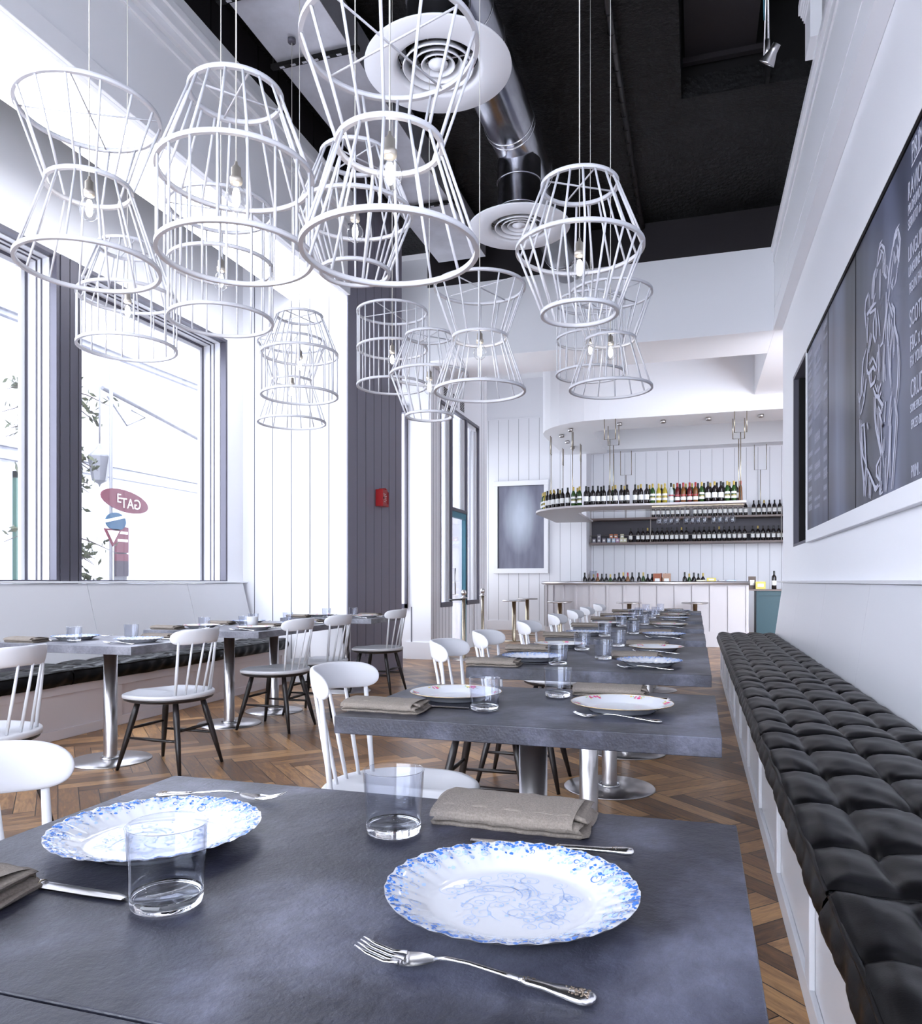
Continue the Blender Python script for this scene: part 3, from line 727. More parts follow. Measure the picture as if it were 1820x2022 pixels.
def make_fork():
    t = empty('dinner_fork'); m = MB().m(SILV)
    def strip(sec, mt):   # sec: list of (x, halfwidth, z, thickness)
        m.m(mt); prev = None
        for x, hw, z, th in sec:
            r = [m.bm.verts.new((x, -hw, z)), m.bm.verts.new((x, -hw*.55, z+th)), m.bm.verts.new((x, hw*.55, z+th)), m.bm.verts.new((x, hw, z)), m.bm.verts.new((x, 0, z-th*.25))]
            if prev:
                for k in range(5):
                    fc = m.f([prev[k], prev[(k+1)%5], r[(k+1)%5], r[k]]); fc.smooth = True
            else: m.f(r)
            prev = r
        m.f(prev[::-1])
    strip([(.012, .0032, .0105, .0022), (.0, .0028, .013, .0022), (-.02, .0026, .0125, .0022), (-.05, .0032, .009, .0022), (-.072, .0048, .0065, .0024)], SILV)
    m.m(SILV)
    def bowl(u, v):   # fork palm
        x = .012+u*.032; hw = .0035+.0092*math.sin(min(1, u*1.5)*PI/2); s_ = 2*v-1
        return (x, hw*s_, .0095-.0075*u**1.0+.0035*s_*s_*u + (.0012))
    g = m.grid(bowl, 10, 10); 
    m.grid(lambda u, v: tuple(Vector(bowl(u, 1-v))-Vector((0, 0, .0014))), 10, 10)
    for k in range(4):
        yb = (-.0101+k*.00673)
        pts = [(.043, yb, .0042+.0032*abs((k-1.5)/1.5)**2), (.058, yb*.98, .0062), (.075, yb*.93, .0100), (.088, yb*.88, .0150)]
        m.tube(pts, [.0027, .0024, .0019, .0009], 8, True, .6)
    m.done('fork_head', SILV, t)
    m = MB(); strip([(-.066, .0042, .0070, .0026), (-.074, .0062, .0062, .0032), (-.09, .0064, .005, .0030), (-.108, .0105, .0035, .0034), (-.120, .0132, .0028, .0036), (-.1265, .0125, .0024, .0032), (-.131, .0090, .0022, .0024), (-.133, .004, .0022, .0016)], SILV)
    m.m(SILVD)
    rnd = random.Random(2)
    for k in range(46):
        u = rnd.random(); x = -.106-.022*u; hw = .0085*(.75+.2*u); y = rnd.uniform(-hw*.8, hw*.8)
        m.lathe([(.0011, 0), (.0007, .0007), (0, .0009)], (x, y, .0062+.0006*(1-abs(y)/hw)), 5)
    for k in range(16): m.lathe([(.0010, 0), (0, .0008)], (-.070-.010*rnd.random(), rnd.uniform(-.003, .003), .0092), 5)
    m.done('patterned_handle', None, t)
    return t
def make_knife():
    t = empty('dinner_knife'); m = MB()
    def blade(u, v):
        x = .0+u*.118; b = .0085*(1-max(0, u-.82)**2*22); a = .0085*(1-max(0, u-.6)*.5)
        y = -a + v*(a+b); return (x, y, .0035+.0012*math.sin(PI*v)*(1-u*.6))
    m.grid(blade, 20, 4); m.grid(lambda u, v: tuple(Vector(blade(u, 1-v))*1.0-Vector((0, 0, .0016))), 20, 4); m.done('blade', SILV, t)
    m = MB(); m.m(SILV).tube([(.004, 0, .004), (-.004, 0, .0045), (-.02, 0, .0055), (-.06, 0, .006), (-.085, 0, .0065), (-.093, 0, .0065), (-.096, 0, .006)], [.0062, .0066, .0055, .0062, .0088, .0082, .004], 14, True, .55)
    m.m(BRASS).tube([(.002, 0, .0042), (-.001, 0, .0042)], [.0072, .0072], 14, True, .62)
    m.m(SILVD); rnd = random.Random(4)
    for k in range(30): m.lathe([(.001, 0), (0, .0009)], (-.068-.026*rnd.random(), rnd.uniform(-.005, .005), .0102), 5)
    m.done('patterned_handle', None, t)
    return t
prot = {'blue': make_plate('blue'), 'rose': make_plate('rose'), 'glass': make_tumbler(), 'nap0': make_napkin(1), 'nap1': make_napkin(2), 'fork': make_fork(), 'knife': make_knife()}
first = set()
def put(kind, x, y, z, rz, label, cat, group):
    if kind not in first: o = prot[kind]; first.add(kind)
    else: o = copy_tree(prot[kind])
    o.location = (x, y, z); o.rotation_euler = (0, 0, rz); tag(o, label, cat, group); return o
ordn = ['first', 'second', 'third', 'fourth', 'fifth', 'sixth', 'seventh', 'eighth']
def setting(y, xs, side, plate, where, row, rnd, far=False):
    TZ = .7504
    desc = {'blue': 'fluted white plate with blue floral rim', 'rose': 'white plate with pink roses and gilt edge'}[plate]
    G = ' in the ' + row
    j = lambda s_=.006: rnd.uniform(-s_, s_)
    sd = 'bench side' if side == 'R' else ('chair side')
    if side == 'R':
        put(plate, xs-.190+j(.004), y+j(), TZ, rnd.uniform(-.1, .1), '%s, %s, %s' % (desc, sd, where), 'plate', 'dinner plates'+G)
        put('nap1', xs-.255+j(.01), y+.29+j(), TZ, -.04+j(.03), 'folded taupe napkin, %s, %s' % (sd, where), 'napkin', 'napkins'+G)
        put('glass', xs-.401+j(.003), y+.188+j(.003), TZ, 0, 'clear water tumbler, %s, %s' % (sd, where), 'glass', 'water tumblers'+G)
        put('fork', xs-.213+j(.004), y-.157+j(.004), TZ, PI-.06, 'silver dinner fork, %s, %s' % (sd, where), 'fork', 'dinner forks'+G)
        put('knife', xs-.167+j(.005), y+.186+j(.004), TZ, PI+.03, 'silver dinner knife, %s, %s' % (sd, where), 'knife', 'dinner knives'+G)
    else:
        put(plate, xs-.689+j(.004), y+.056+j(.004), TZ, rnd.uniform(-.1, .1)+1, '%s, %s, %s' % (desc, sd, where), 'plate', 'dinner plates'+G)
        put('nap0', xs-.812+j(.008), y-.178+j(.004), TZ, -.02+j(.03), 'folded taupe napkin, %s, %s' % (sd, where), 'napkin', 'napkins'+G)
        put('glass', xs-.549+j(.003), y-.105+j(.003), TZ, 0, 'clear water tumbler, %s, %s' % (sd, where), 'glass', 'water tumblers'+G)
        put('fork', xs-.705+j(.005), y+.262+j(.004), TZ, .12, 'silver dinner fork, %s, %s' % (sd, where), 'fork', 'dinner forks'+G)
        put('knife', xs-.715+j(.005), y-.105+j(.004), TZ, -.02, 'silver dinner knife, %s, %s' % (sd, where), 'knife', 'dinner knives'+G)
rnd = random.Random(11)
wr = ['nearest table', 'second table of the bench row', 'near half of first long table', 'far half of first long table', 'fourth table of the bench row', 'fifth table of the bench row', 'near half of farther long table', 'far half of farther long table', 'farthest table of the bench row']
for y, pk, wn in zip((.80, 2.11, 3.27, 3.97, 4.97, 6.1, 7.2, 7.93, 9.05), ('blue', 'rose', 'blue', 'rose', 'blue', 'rose', 'blue', 'rose', 'blue'), wr):
    for sd in 'RL': setting(y, 0, sd, pk, wn, 'bench row', rnd)
wl = ['window-row table at left edge', 'nearest full window-row table', 'near half of long window-row table', 'far half of long window-row table', 'window-row table before the pier']
for y, pk, wn in zip((2.36, 3.655, 4.87, 5.52, 6.80), ('rose', 'blue', 'rose', 'blue', 'rose'), wl):
    for sd in 'RL': setting(y, -2.885, sd, pk, wn, 'window row', rnd)
GREYC = mat('grey_ceramic', (.5,.5,.52), .6)
tag(MB().lathe([(0, 0), (.036, 0), (.042, .085), (.0385, .085), (.033, .006), (0, .006)], n=32).done('ceramic_cup', GREYC, loc=(-3.19, 5.02, .7504)), 'small plain grey cup on the long window-row table', 'cup')

# ------------------------------------------------------------------ cage pendants
PEND = [(-2.219, 2.369, [(2.305, 0.26), (2.605, 0.158), (2.891, 0.26)], 14, 5.66, 'white hourglass cage pendant at far left, nearest the window wall', 0.0), (-1.483, 2.235, [(2.201, 0.26), (2.472, 0.26), (2.739, 0.158)], 18, 5.66, 'large white dome-shaped cage pendant, second from the left in front', 0.37), (-0.849, 2.052, [(2.06, 0.26), (2.36, 0.158), (2.66, 0.26)], 14, 5.66, 'largest white hourglass cage pendant, hanging front centre', 0.74), (-2.296, 3.327, [(2.42, 0.26), (2.698, 0.26), (2.98, 0.26)], 20, 5.66, 'white drum-shaped cage pendant behind the large dome one', 0.11), (-2.982, 3.46, [(2.383, 0.26), (2.658, 0.26), (2.927, 0.158)], 18, 5.25, 'white dome-shaped cage pendant low at left before the window mullion', 0.48), (-2.561, 4.604, [(2.356, 0.26), (2.635, 0.26), (2.89, 0.158)], 18, 5.66, 'small white dome-shaped cage pendant before the bright pier', 0.85), (-2.955, 5.192, [(2.315, 0.26), (2.63, 0.158), (2.925, 0.26)], 14, 5.25, 'small white hourglass cage pendant behind the small dome one', 0.22), (-1.458, 3.121, [(2.482, 0.158), (2.742, 0.26), (2.999, 0.158)], 20, 5.66, 'white lantern-shaped cage pendant behind the largest hourglass one', 0.59), (-2.123, 5.179, [(2.531, 0.26), (2.799, 0.26), (3.066, 0.26)], 20, 5.66, 'small white drum-shaped cage pendant before the grey pier', 0.96), (-1.667, 4.704, [(2.181, 0.158), (2.447, 0.26), (2.704, 0.158)], 18, 4.45, 'small white lantern-shaped cage pendant hanging lowest near the centre', 0.33), (-1.165, 4.138, [(2.173, 0.26), (2.473, 0.158), (2.758, 0.26)], 14, 5.66, 'white hourglass cage pendant right of centre, below the second diffuser', 0.7), (-0.452, 3.1, [(2.189, 0.158), (2.45, 0.26), (2.705, 0.158)], 20, 5.66, 'white lantern-shaped cage pendant nearest the right wall', 0.07), (-0.513, 4.851, [(2.311, 0.26), (2.616, 0.158), (2.904, 0.26)], 14, 5.66, 'small white hourglass cage pendant at the right, above the bar', 0.44), (-0.764, 5.798, [(2.668, 0.26), (2.928, 0.26), (3.21, 0.26)], 20, 5.66, 'small white drum-shaped cage pendant half behind the rightmost hourglass one', 0.81)]
def ring_mb(R, z0):
    m = MB(); n = 72; a, b, h = R-.013, R, .008
    v = []
    for k in range(n):
        c, s_ = math.cos(2*PI*k/n), math.sin(2*PI*k/n)
        v.append([m.bm.verts.new((r*c, r*s_, z)) for r, z in ((a, -h), (b, -h), (b, h), (a, h))])
    for k in range(n):
        for q in range(4):
            fc = m.f([v[k][q], v[k][(q+1)%4], v[(k+1)%n][(q+1)%4], v[(k+1)%n][q]])
            if fc: fc.smooth = q in (1, 3)
    return m
MESH = {}
def child(key, name, mt, t, fn, loc=(0, 0, 0), rz=0):
    if key not in MESH:
        o = fn().done(name, mt, t); MESH[key] = o.data
    else:
        o = bpy.data.objects.new(name, MESH[key]); C.objects.link(o); o.parent = t
    o.location = loc; o.rotation_euler = (0, 0, rz); return o
def pendant(x, y, rings, nrod, zc, label, rz):
    """rings: (z, radius) from bottom, middle, top"""
    z0 = rings[0][0]
    t = tag(empty('cage_pendant_light', (x, y, z0), rz), label, 'pendant lamp', 'white cage pendant lights')
    for z, R in rings: child('ring%.3f' % R, 'ring', CAGE, t, lambda: ring_mb(R, 0), (0, 0, z-z0))
    for (za, Ra), (zb, Rb) in zip(rings, rings[1:]):
        key = 'rod%.3f_%.3f_%.3f' % (Ra, Rb, zb-za)
        for k in range(nrod):
            child(key, 'rod', CAGE, t, lambda: MB().tube([(Ra-.0065, 0, 0), (Rb-.0065, 0, zb-za)], .0047, 6), (0, 0, za-z0), 2*PI*(k+.5)/nrod)
    zt, Rt = rings[2]
    for k in range(2): child('bar%.3f' % Rt, 'crossbar', CAGE, t, lambda: MB().tube([(-Rt+.008, 0, 0), (Rt-.008, 0, 0)], .0035, 6), (0, 0, zt-z0), k*PI/2+.5)
    zm = rings[1][0]; zs = zm-z0-.03
    MB().tube([(0, 0, zs+.07), (0, 0, zc-z0)], .0026, 6).done('cord', CREAM if zc > 5 else CREAM, t)
    if zc > 5: child('ceilcap', 'ceiling_cap', DARK, t, lambda: MB().lathe([(0, 0), (.028, 0), (.03, .003), (.03, .03), (0, .03)], n=20), (0, 0, zc-z0-.03))
    child('socket', 'socket', NICKEL, t, lambda: MB().lathe([(0, .075), (.005, .074), (.006, .062), (.010, .060), (.011, .056), (.016, .053), (.0165, .022), (.021, .020), (.0215, .006), (.019, 0), (0, 0)], n=20), (0, 0, zs))
    b = child('bulb', 'bulb', BULBG, t, lambda: MB().lathe([(.012, .002), (.015, -.008), (.028, -.022), (.036, -.042), (.037, -.056), (.030, -.078), (.017, -.090), (0, -.094)], n=24), (0, 0, zs))
    child('filament', 'filament', LIT, b, lambda: MB().lathe([(0, -.014), (.008, -.018), (.0125, -.035), (.0125, -.062), (.008, -.075), (0, -.079)], n=12))
for args in PEND: pendant(*args)

# ------------------------------------------------------------------ air handling
def diffuser(x, y, z, label, zd):
    t = tag(empty('air_diffuser', (x, y, z)), label, 'air vent', 'round white ceiling diffusers')
    MB().lathe([(.262, .075), (.264, .03), (.275, .0), (.30, -.006), (.475, -.004), (.48, 0), (.478, .008), (.30, .012), (.272, .075)], n=72).done('flange', W, t)
    for r, zz in ((.228, -.004), (.165, .004), (.108, .012)):
        MB().lathe([(r+.004, zz+.004), (r, zz-.003), (r-.006, zz), (r-.034, zz+.060), (r-.030, zz+.062), (r+.004, zz+.004)], n=56).done('louvre_cone', W, t)
    MB().lathe([(0, .0), (.028, .002), (.032, .010), (.062, .020), (.064, .026), (0, .05)], n=32).done('centre_cone', W, t)
    m = MB()
    for a in (0, PI/2): m.tube([(-.27*math.cos(a), -.27*math.sin(a), .05), (.27*math.cos(a), .27*math.sin(a), .05)], .006, 6)
    m.tube([(0, 0, .02), (0, 0, .12)], .008, 8); m.done('spider', STEEL, t)
    m = MB().m(DUCT).lathe([(.268, .076), (.215, .11), (.205, .12), (.205, zd)], n=48)
    for zz in (.16, .42): m.lathe([(.206, zz), (.214, zz+.006), (.206, zz+.014)], n=48)
    m.m(BLACKP).lathe([(0, .14), (.204, .14), (.262, .078)], n=32); m.done('neck_duct', None, t)
diffuser(-1.608, 4.71, 4.45, 'larger-looking round white air diffuser under the silver duct, nearer the camera', .62)
diffuser(-1.602, 7.065, 4.45, 'smaller-looking round white air diffuser farther along the silver duct', .62)
t = tag(empty('round_duct', (-1.605, 7, 5.23)), 'round galvanised ventilation duct running under the black ceiling', 'duct')
m = MB(); 
def cyl_y(m, r, a, b, n=48): m.tube([(0, a, 0), (0, b, 0)], r, n)
cyl_y(m, .222, -2.55, 2.96)
m.done('duct_body', DUCT, t)
for yy_ in (-2.3, -1.75, -1.4, -.35, -.28, .55, .62, 1.6, 1.68, 2.5):
    MB().tube([(.226*math.cos(a*PI/16), yy_, .226*math.sin(a*PI/16)) for a in range(33)], .007, 6, False).done('joint_band', CHROME, t)
t = tag(empty('rectangular_duct', (-2.885, 6, 5.25)), 'flat rectangular grey sheet-metal duct hung under the black ceiling', 'duct')
MB().box(-.317, .317, -8.9, 3.4, 0, .30).done('duct_body', GREYM, t, .003)
for yy_ in (-2.6, -1.32, -.59, 1.9):
    m = MB().m(BLACKP).box(-.375, .39, yy_-.02, yy_+.02, -.034, -.002)
    m.m(GREYM)
    for k in range(7): m.box(-.30+k*.1, -.26+k*.1, yy_-.011, yy_+.011, -.0355, -.034)
    m.m(BLACKP).tube([(-.36, yy_, -.01), (-.36, yy_, .40)], .006, 6).tube([(.37, yy_, -.01), (.37, yy_, .40)], .006, 6)
    m.done('hanger_channel', None, t)
t = tag(empty('cable_conduit', (-.68, 6, 5.6)), 'thin black conduit with cable ties running along the black ceiling', 'conduit')
m = MB().tube([(0, -4, 0), (.02, 0, 0), (.03, 3.95, 0)], .028, 12)
m.done('pipe', BLACKW, t)
for k in range(26): MB().tube([(.03*math.cos(a*PI/6)+.015, -2.2+k*.23, .03*math.sin(a*PI/6)) for a in range(13)], .004, 5, False).done('cable_tie', BLACKP, t)
# opening in the ceiling: dark panel, rods, spotlight, pilaster cap
tag(MB().box(-.10, .52, 5.2, 7.42, 5.98, 6.03).box(-.12, .60, 7.40, 7.46, 5.93, 5.98).done('acoustic_panel', BROWNP), 'dark flat panel hung inside the ceiling opening', 'panel')
tag(MB().box(.60, .63, 7.30, 7.44, 5.60, 6.0).done('hanging_rail', BLACKP), 'short black steel upright below the ceiling opening', 'rail')
t = tag(empty('spotlight', (.50, 5.9, 4.86)), 'small grey spotlight hanging on two steel rods from the ceiling opening', 'spotlight')
MB().tube([(0, 0, .04), (-.02, .0, 2.34)], .006, 8).done('stem', CHROME, t); MB().tube([(-.03, .01, .0), (.03, 0, 2.34)], .006, 8).done('stem', STEEL, t)
MB().tube([(-.01, 0, .02), (-.01, 0, .14)], .018, 12).done('swivel', STEEL, t)
h = MB().lathe([(0, .12), (.028, .12), (.030, .08), (.030, .07), (.055, .0), (.058, -.01), (.052, -.008), (.03, .04), (0, .05)], n=32).done('lamp_head', STEEL, t, loc=(-.01, 0, -.02)); h.rotation_euler = (.45, .6, 0)
MB().lathe([(0, .012), (.03, .010), (.05, -.004), (.05, -.007), (0, -.004)], n=24).done('reflector', CHROME, h)
tag(MB().tube([(.44, 5.9, 7.2), (.47, 5.9, 5.15)], .005, 6).done('blue_cord', TEALF), 'thin blue-green cord hanging beside the spotlight stem', 'cord')
t = tag(empty('pilaster', (.86, 6.35, 5.17)), 'white pilaster with a stepped capital at the edge of the ceiling opening', 'pilaster')
m = MB().m(W).box(-.045, .035, -.14, .14, 0, .30); m.done('shaft', None, t)
m = MB()
for k, (e, a, b) in enumerate(((.055, .30, .33), (.065, .33, .36), (.075, .36, .39), (.09, .39, .47))): m.box(-e, .035, -.14-(e-.045), .14+(e-.045), a, b)
m.done('capital', W, t)
# red call point on the grey pier face
t = tag(empty('fire_alarm_box', (-3.56, 8.26, 2.08)), 'red fire alarm call box on the grey boarded side of the pier', 'fire alarm')
m = MB().m(RED); m.box(.0, .085, -.085, .085, -.105, .09); m.box(.085, .095, -.085, .085, -.105, -.075); m.box(.085, .095, -.085, -.077, -.075, .09); m.box(.085, .095, .077, .085, -.075, .07)
m.poly3([(.0, -.02, .09), (.085, -.02, .09), (.085, .03, .115), (0, .03, .115)]); m.box(0, .09, .0, .05, .09, .105)
m.done('housing', None, t, .003)
m = MB().m(PAPER)
for k, (a, b) in enumerate(((-.05, .02), (-.03, .045), (-.045, .03), (-.02, .04), (-.03, .02))): m.box(.0852, .0862, a, b, .035-k*.022, .043-k*.022)
m.m(BLACKP).lathe([(0, 0), (.015, 0), (.015, .002)], (.0855, -.045, -.005), 12); m.box(.085, .089, -.06, -.035, -.02, .005)
m.done('instruction_text', None, t)
# door vents
for i, (y, l) in enumerate(((10.80, 'dark slatted air grille above the side light, nearest the camera'), (11.25, 'dark slatted air grille above the turquoise door'), (11.62, 'dark slatted air grille above the door, farthest of three'))):
    t = tag(empty('air_grille', (-3.57, y, 3.90)), l, 'air grille', 'slatted air grilles over the entrance')
    MB().box(0, .006, -.13, .13, -.10, .10).done('frame', WL, t)
    m = MB()
    for k in range(7): m.box(.004, .009, -.11, .11, -.085+k*.025, -.070+k*.025)
    m.done('slats', BLACKP, t)

# ------------------------------------------------------------------ menu board
t = tag(empty('menu_board', (.985, 5.0, 2.35)), 'large framed blackboard menu with a chalk goat drawing on the right wall', 'menu board')
def MBd(): return MB()
def put_board(m, name, mt=None, bev=0): o = m.done(name, mt, t, bev); o.location = (-.985, -5.0, -2.35); return o
y0, y1 = 2.2, 7.58
m = MB().box(.955, .999, y0, y1, 1.455, 1.56).box(.955, .999, y0, y1, 3.20, 3.29).box(.955, .999, y1-.045, y1, 1.56, 3.20).box(.955, .999, y0, y0+.09, 1.56, 3.20)
put_board(m, 'frame', W, .003)
put_board(MB().box(.958, .966, y0+.09, y1-.045, 3.172, 3.20), 'shadow_strip', BLACKP)
put_board(MB().box(.966, .985, y0+.09, y1-.045, 1.56, 3.20), 'board_panel', BOARD)
for y in (6.40, 5.35): put_board(MB().box(.9645, .966, y-.008, y+.008, 1.56, 3.19), 'board_joint', BLACKP)
# the blurred reflection between the writing fields is only board colour
GOAT = [[(4.281,2.861),(4.357,2.862),(4.385,2.826),(4.42,2.792),(4.457,2.75),(4.486,2.691),(4.501,2.643)],[(4.281,2.861),(4.241,2.789),(4.261,2.72),(4.295,2.673)],[(4.281,2.861),(4.261,2.817)],[(4.302,2.843),(4.35,2.842),(4.378,2.812)],[(4.308,2.793),(4.291,2.745),(4.285,2.703)],[(4.371,2.785),(4.329,2.717),(4.308,2.746),(4.291,2.718)],[(4.385,2.749),(4.42,2.701),(4.442,2.646)],[(4.302,2.658),(4.329,2.621),(4.359,2.605)],[(4.64,2.935),(4.697,2.935),(4.73,2.889),(4.755,2.857)],[(4.64,2.935),(4.577,2.889),(4.546,2.815)],[(4.64,2.904),(4.688,2.865),(4.738,2.854)],[(4.6,2.877),(4.577,2.82),(4.608,2.767)],[(4.554,2.818),(4.585,2.754),(4.531,2.708)],[(4.531,2.78),(4.562,2.734)],[(4.501,2.761),(4.479,2.702)],[(4.772,2.858),(4.832,2.841),(4.867,2.797),(4.884,2.725)],[(4.738,2.839),(4.78,2.806)],[(4.806,2.85),(4.826,2.782),(4.858,2.716)],[(4.664,2.81),(4.669,2.723),(4.675,2.651)],[(4.966,2.79),(5.041,2.773),(5.064,2.716),(5.031,2.617)],[(4.948,2.775),(4.92,2.679)],[(4.789,2.669),(4.876,2.676),(5.013,2.675),(4.984,2.642)],[(4.772,2.629),(4.929,2.655)],[(4.789,2.722),(4.858,2.67)],[(4.966,2.643),(4.994,2.585),(4.994,2.505)],[(4.78,2.624),(4.84,2.571),(4.84,2.498),(4.789,2.444)],[(4.78,2.62),(4.746,2.526),(4.763,2.455)],[(4.73,2.607),(4.697,2.525),(4.669,2.445)],[(4.911,2.539),(4.948,2.492),(4.966,2.438)],[(4.876,2.52),(4.92,2.464)],[(4.385,2.652),(4.42,2.627),(4.385,2.597)],[(4.442,2.621),(4.486,2.57)],[(4.531,2.636),(4.531,2.528),(4.577,2.453),(4.608,2.39),(4.664,2.388)],[(4.486,2.567),(4.531,2.493),(4.546,2.39)],[(4.464,2.555),(4.413,2.489),(4.385,2.455)],[(4.413,2.534),(4.35,2.481),(4.35,2.399),(4.281,2.309),(4.275,2.24)],[(4.471,2.501),(4.501,2.411),(4.479,2.334)],[(4.42,2.456),(4.385,2.375),(4.428,2.301)],[(4.449,2.483),(4.46,2.381)],[(4.508,2.467),(4.501,2.34)],[(4.357,2.401),(4.354,2.269)],[(5.017,2.48),(5.106,2.436),(5.14,2.327),(5.162,2.238),(5.209,2.216),(5.244,2.267)],[(4.975,2.463),(5.007,2.362),(4.996,2.318)],[(5.083,2.35),(5.128,2.254),(5.072,2.194)],[(5.028,2.299),(5.094,2.181),(5.186,2.12)],[(5.209,2.216),(5.197,2.127)],[(4.84,2.375),(4.932,2.356)],[(4.83,2.37),(4.742,2.292)],[(4.996,2.346),(4.953,2.312),(4.83,2.32),(4.781,2.285)],[(4.953,2.303),(4.901,2.227),(4.801,2.228),(4.781,2.258)],[(4.932,2.32),(4.922,2.25)],[(4.881,2.315),(4.891,2.233)],[(4.84,2.203),(4.781,2.145),(4.685,2.11),(4.639,2.133)],[(4.791,2.208),(4.742,2.162),(4.723,2.192)],[(4.704,2.176),(4.714,2.146),(4.639,2.179)],[(4.801,2.176),(4.762,2.132),(4.695,2.129)],[(4.704,2.41),(4.695,2.292),(4.723,2.218)],[(4.733,2.375),(4.762,2.275)],[(4.558,2.367),(4.576,2.268),(4.585,2.17)],[(4.549,2.257),(4.541,2.167)],[(4.489,2.346),(4.455,2.202),(4.422,2.101)],[(4.43,2.329),(4.422,2.206)],[(4.286,2.286),(4.27,2.204),(4.286,2.084),(4.325,2.003)],[(4.357,2.307),(4.357,2.252)],[(4.81,2.143),(4.801,2.044),(4.771,1.96),(4.704,1.874),(4.639,1.782)],[(4.781,2.127),(4.752,2.047)],[(4.723,2.118),(4.603,2.045),(4.594,2.068)],[(4.704,2.067),(4.648,2.021),(4.612,2.051)],[(4.685,2.029),(4.594,1.934),(4.639,1.968)],[(4.541,2.056),(4.567,1.954)],[(4.723,2.062),(4.714,1.94),(4.695,1.868),(4.639,1.799)],[(4.658,2.023),(4.63,1.882),(4.576,1.722)],[(4.422,2.061),(4.48,1.916)],[(4.397,1.996),(4.438,1.928),(4.455,1.81),(4.48,1.692),(4.523,1.566)],[(4.413,1.903),(4.438,1.767),(4.438,1.638)],[(4.349,2.032),(4.309,1.941),(4.333,1.836),(4.381,1.678),(4.405,1.561)],[(4.576,1.864),(4.585,1.79)],[(4.541,1.758),(4.549,1.578)],[(5.197,2.094),(5.186,1.958),(5.117,1.862),(5.007,1.785)],[(5.162,2.063),(5.14,1.927),(5.094,1.854)],[(5.14,2.045),(5.072,2.041),(5.05,1.958),(5.028,1.839),(5.007,1.785),(5.061,1.7)],[(5.186,1.944),(5.151,1.834),(5.094,1.709),(5.083,1.61)],[(5.128,2.019),(5.162,1.907)],[(4.996,2.03),(4.964,1.988)],[(4.996,1.765),(4.84,1.663),(4.781,1.617),(4.704,1.638)],[(4.975,1.753),(5.028,1.654),(5.039,1.605)],[(4.943,1.712),(4.932,1.584)],[(4.891,1.67),(4.901,1.577)],[(4.648,1.779),(4.742,1.746),(4.742,1.694),(4.667,1.655),(4.695,1.739)],[(4.648,1.767),(4.676,1.566)],[(4.781,1.638),(4.742,1.621)],[(4.621,1.645),(4.648,1.572),(4.594,1.583)]]
m = MB(); rr_ = random.Random(1); lay = 0
for st in GOAT:
    for rep in range(2):
        oy, oz, wd = (0, 0, .011) if rep == 0 else (rr_.uniform(-.03, .03), rr_.uniform(-.02, .02), .006)
        lay += 1; xg = .9650-lay*.00002
        L = []
        for i, (y, z) in enumerate(st):
            ya, za = st[max(0, i-1)]; yb, zb = st[min(len(st)-1, i+1)]; d = Vector((yb-ya, zb-za)); d = d.normalized() if d.length else Vector((0, 1)); nn = Vector((-d.y, d.x))*wd*(.55 if i in (0, len(st)-1) else 1)
            y_, z_ = y+oy, min(max(z+oz, 1.575), 3.16)
            L.append((m.bm.verts.new((xg, y_+nn.x, z_+nn.y)), m.bm.verts.new((xg, y_-nn.x, z_-nn.y))))
        for A, B in zip(L, L[1:]): m.f([A[0], A[1], B[1], B[0]])
put_board(m, 'chalk_goat_drawing', CHALK)
def font_mesh(name, cu):
    f_ = bpy.data.objects.new(name, cu); C.objects.link(f_); dg = bpy.context.evaluated_depsgraph_get(); dg.update()
    me = bpy.data.meshes.new_from_object(f_.evaluated_get(dg)); bpy.data.objects.remove(f_); o = bpy.data.objects.new(name, me); C.objects.link(o); return o
def chalk_text(s_, y, z, h, wl, name='chalk_lettering'):
    cu = bpy.data.curves.new(name, 'FONT'); cu.body = s_; cu.size = h*1.38; cu.materials.append(CHALK); cu.offset = .0; cu.extrude = .0004; cu.space_character = 1.02
    o = font_mesh(name, cu); o.parent = t
    o.rotation_euler = (PI/2, 0, -PI/2); o.scale = (wl, 1, 1); o.location = (.963-.985, y-5.0, z-2.35)
TX = [('PRIMI e', 4.028, 3.05, .105), ('RAVIOLI al', 4.091, 2.905, .09), ('PROFUMO LIMONE E', 4.09, 2.835, .052), ('SERVITO in SALSA', 4.09, 2.765, .052), ('LINGUINE CON', 4.085, 2.615, .075), ('LINGUINE ALLE VONGOLE', 4.08, 2.54, .05), ('FIGUN FAGIOLI', 4.07, 2.455, .052),
      ('SCOTCH FILLET', 4.063, 2.295, .085), ('F&C x 400', 4.054, 2.18, .075), ('FIX YOUR SAUCE', 4.054, 2.105, .055), ('CRUDITE C', 4.046, 1.958, .09), ('SOME SPICED S', 4.05, 1.892, .04), ('SPICED BREAD', 4.037, 1.812, .045), ('PRIMI .', 4.037, 1.585, .06)]
for s_, y, z, h in TX: chalk_text(s_, y, z, h, .62)
put_board(MB().poly3([(.9632, 4.03, 3.035), (.9632, 3.50, 3.055), (.9632, 3.50, 3.065), (.9632, 4.03, 3.045)]), 'chalk_underline', CHALK)
ro = random.Random(9)
m = MB()
for c0, wdt in ((7.44, .26), (7.08, .36), (6.60, .18)):
    z = 3.08
    while z > 1.66:
        h = ro.choice((.03, .045, .06)); y = c0
        if ro.random() < .8:
            while y > c0-wdt*ro.uniform(.7, 1):
                w_ = ro.uniform(.015, .03); m.poly3([(.9634, y, z), (.9634, y-w_*.5, z), (.9634, y-w_*.5, z+h), (.9634, y, z+h*.9)]); y -= w_
                if ro.random() < .5: m.poly3([(.9634, y+w_, z+h*.4), (.9634, y, z+h*.4), (.9634, y, z+h*.55), (.9634, y+w_, z+h*.55)])
        z -= h+ro.uniform(.02, .05)
put_board(m, 'chalk_columns', CHALK)

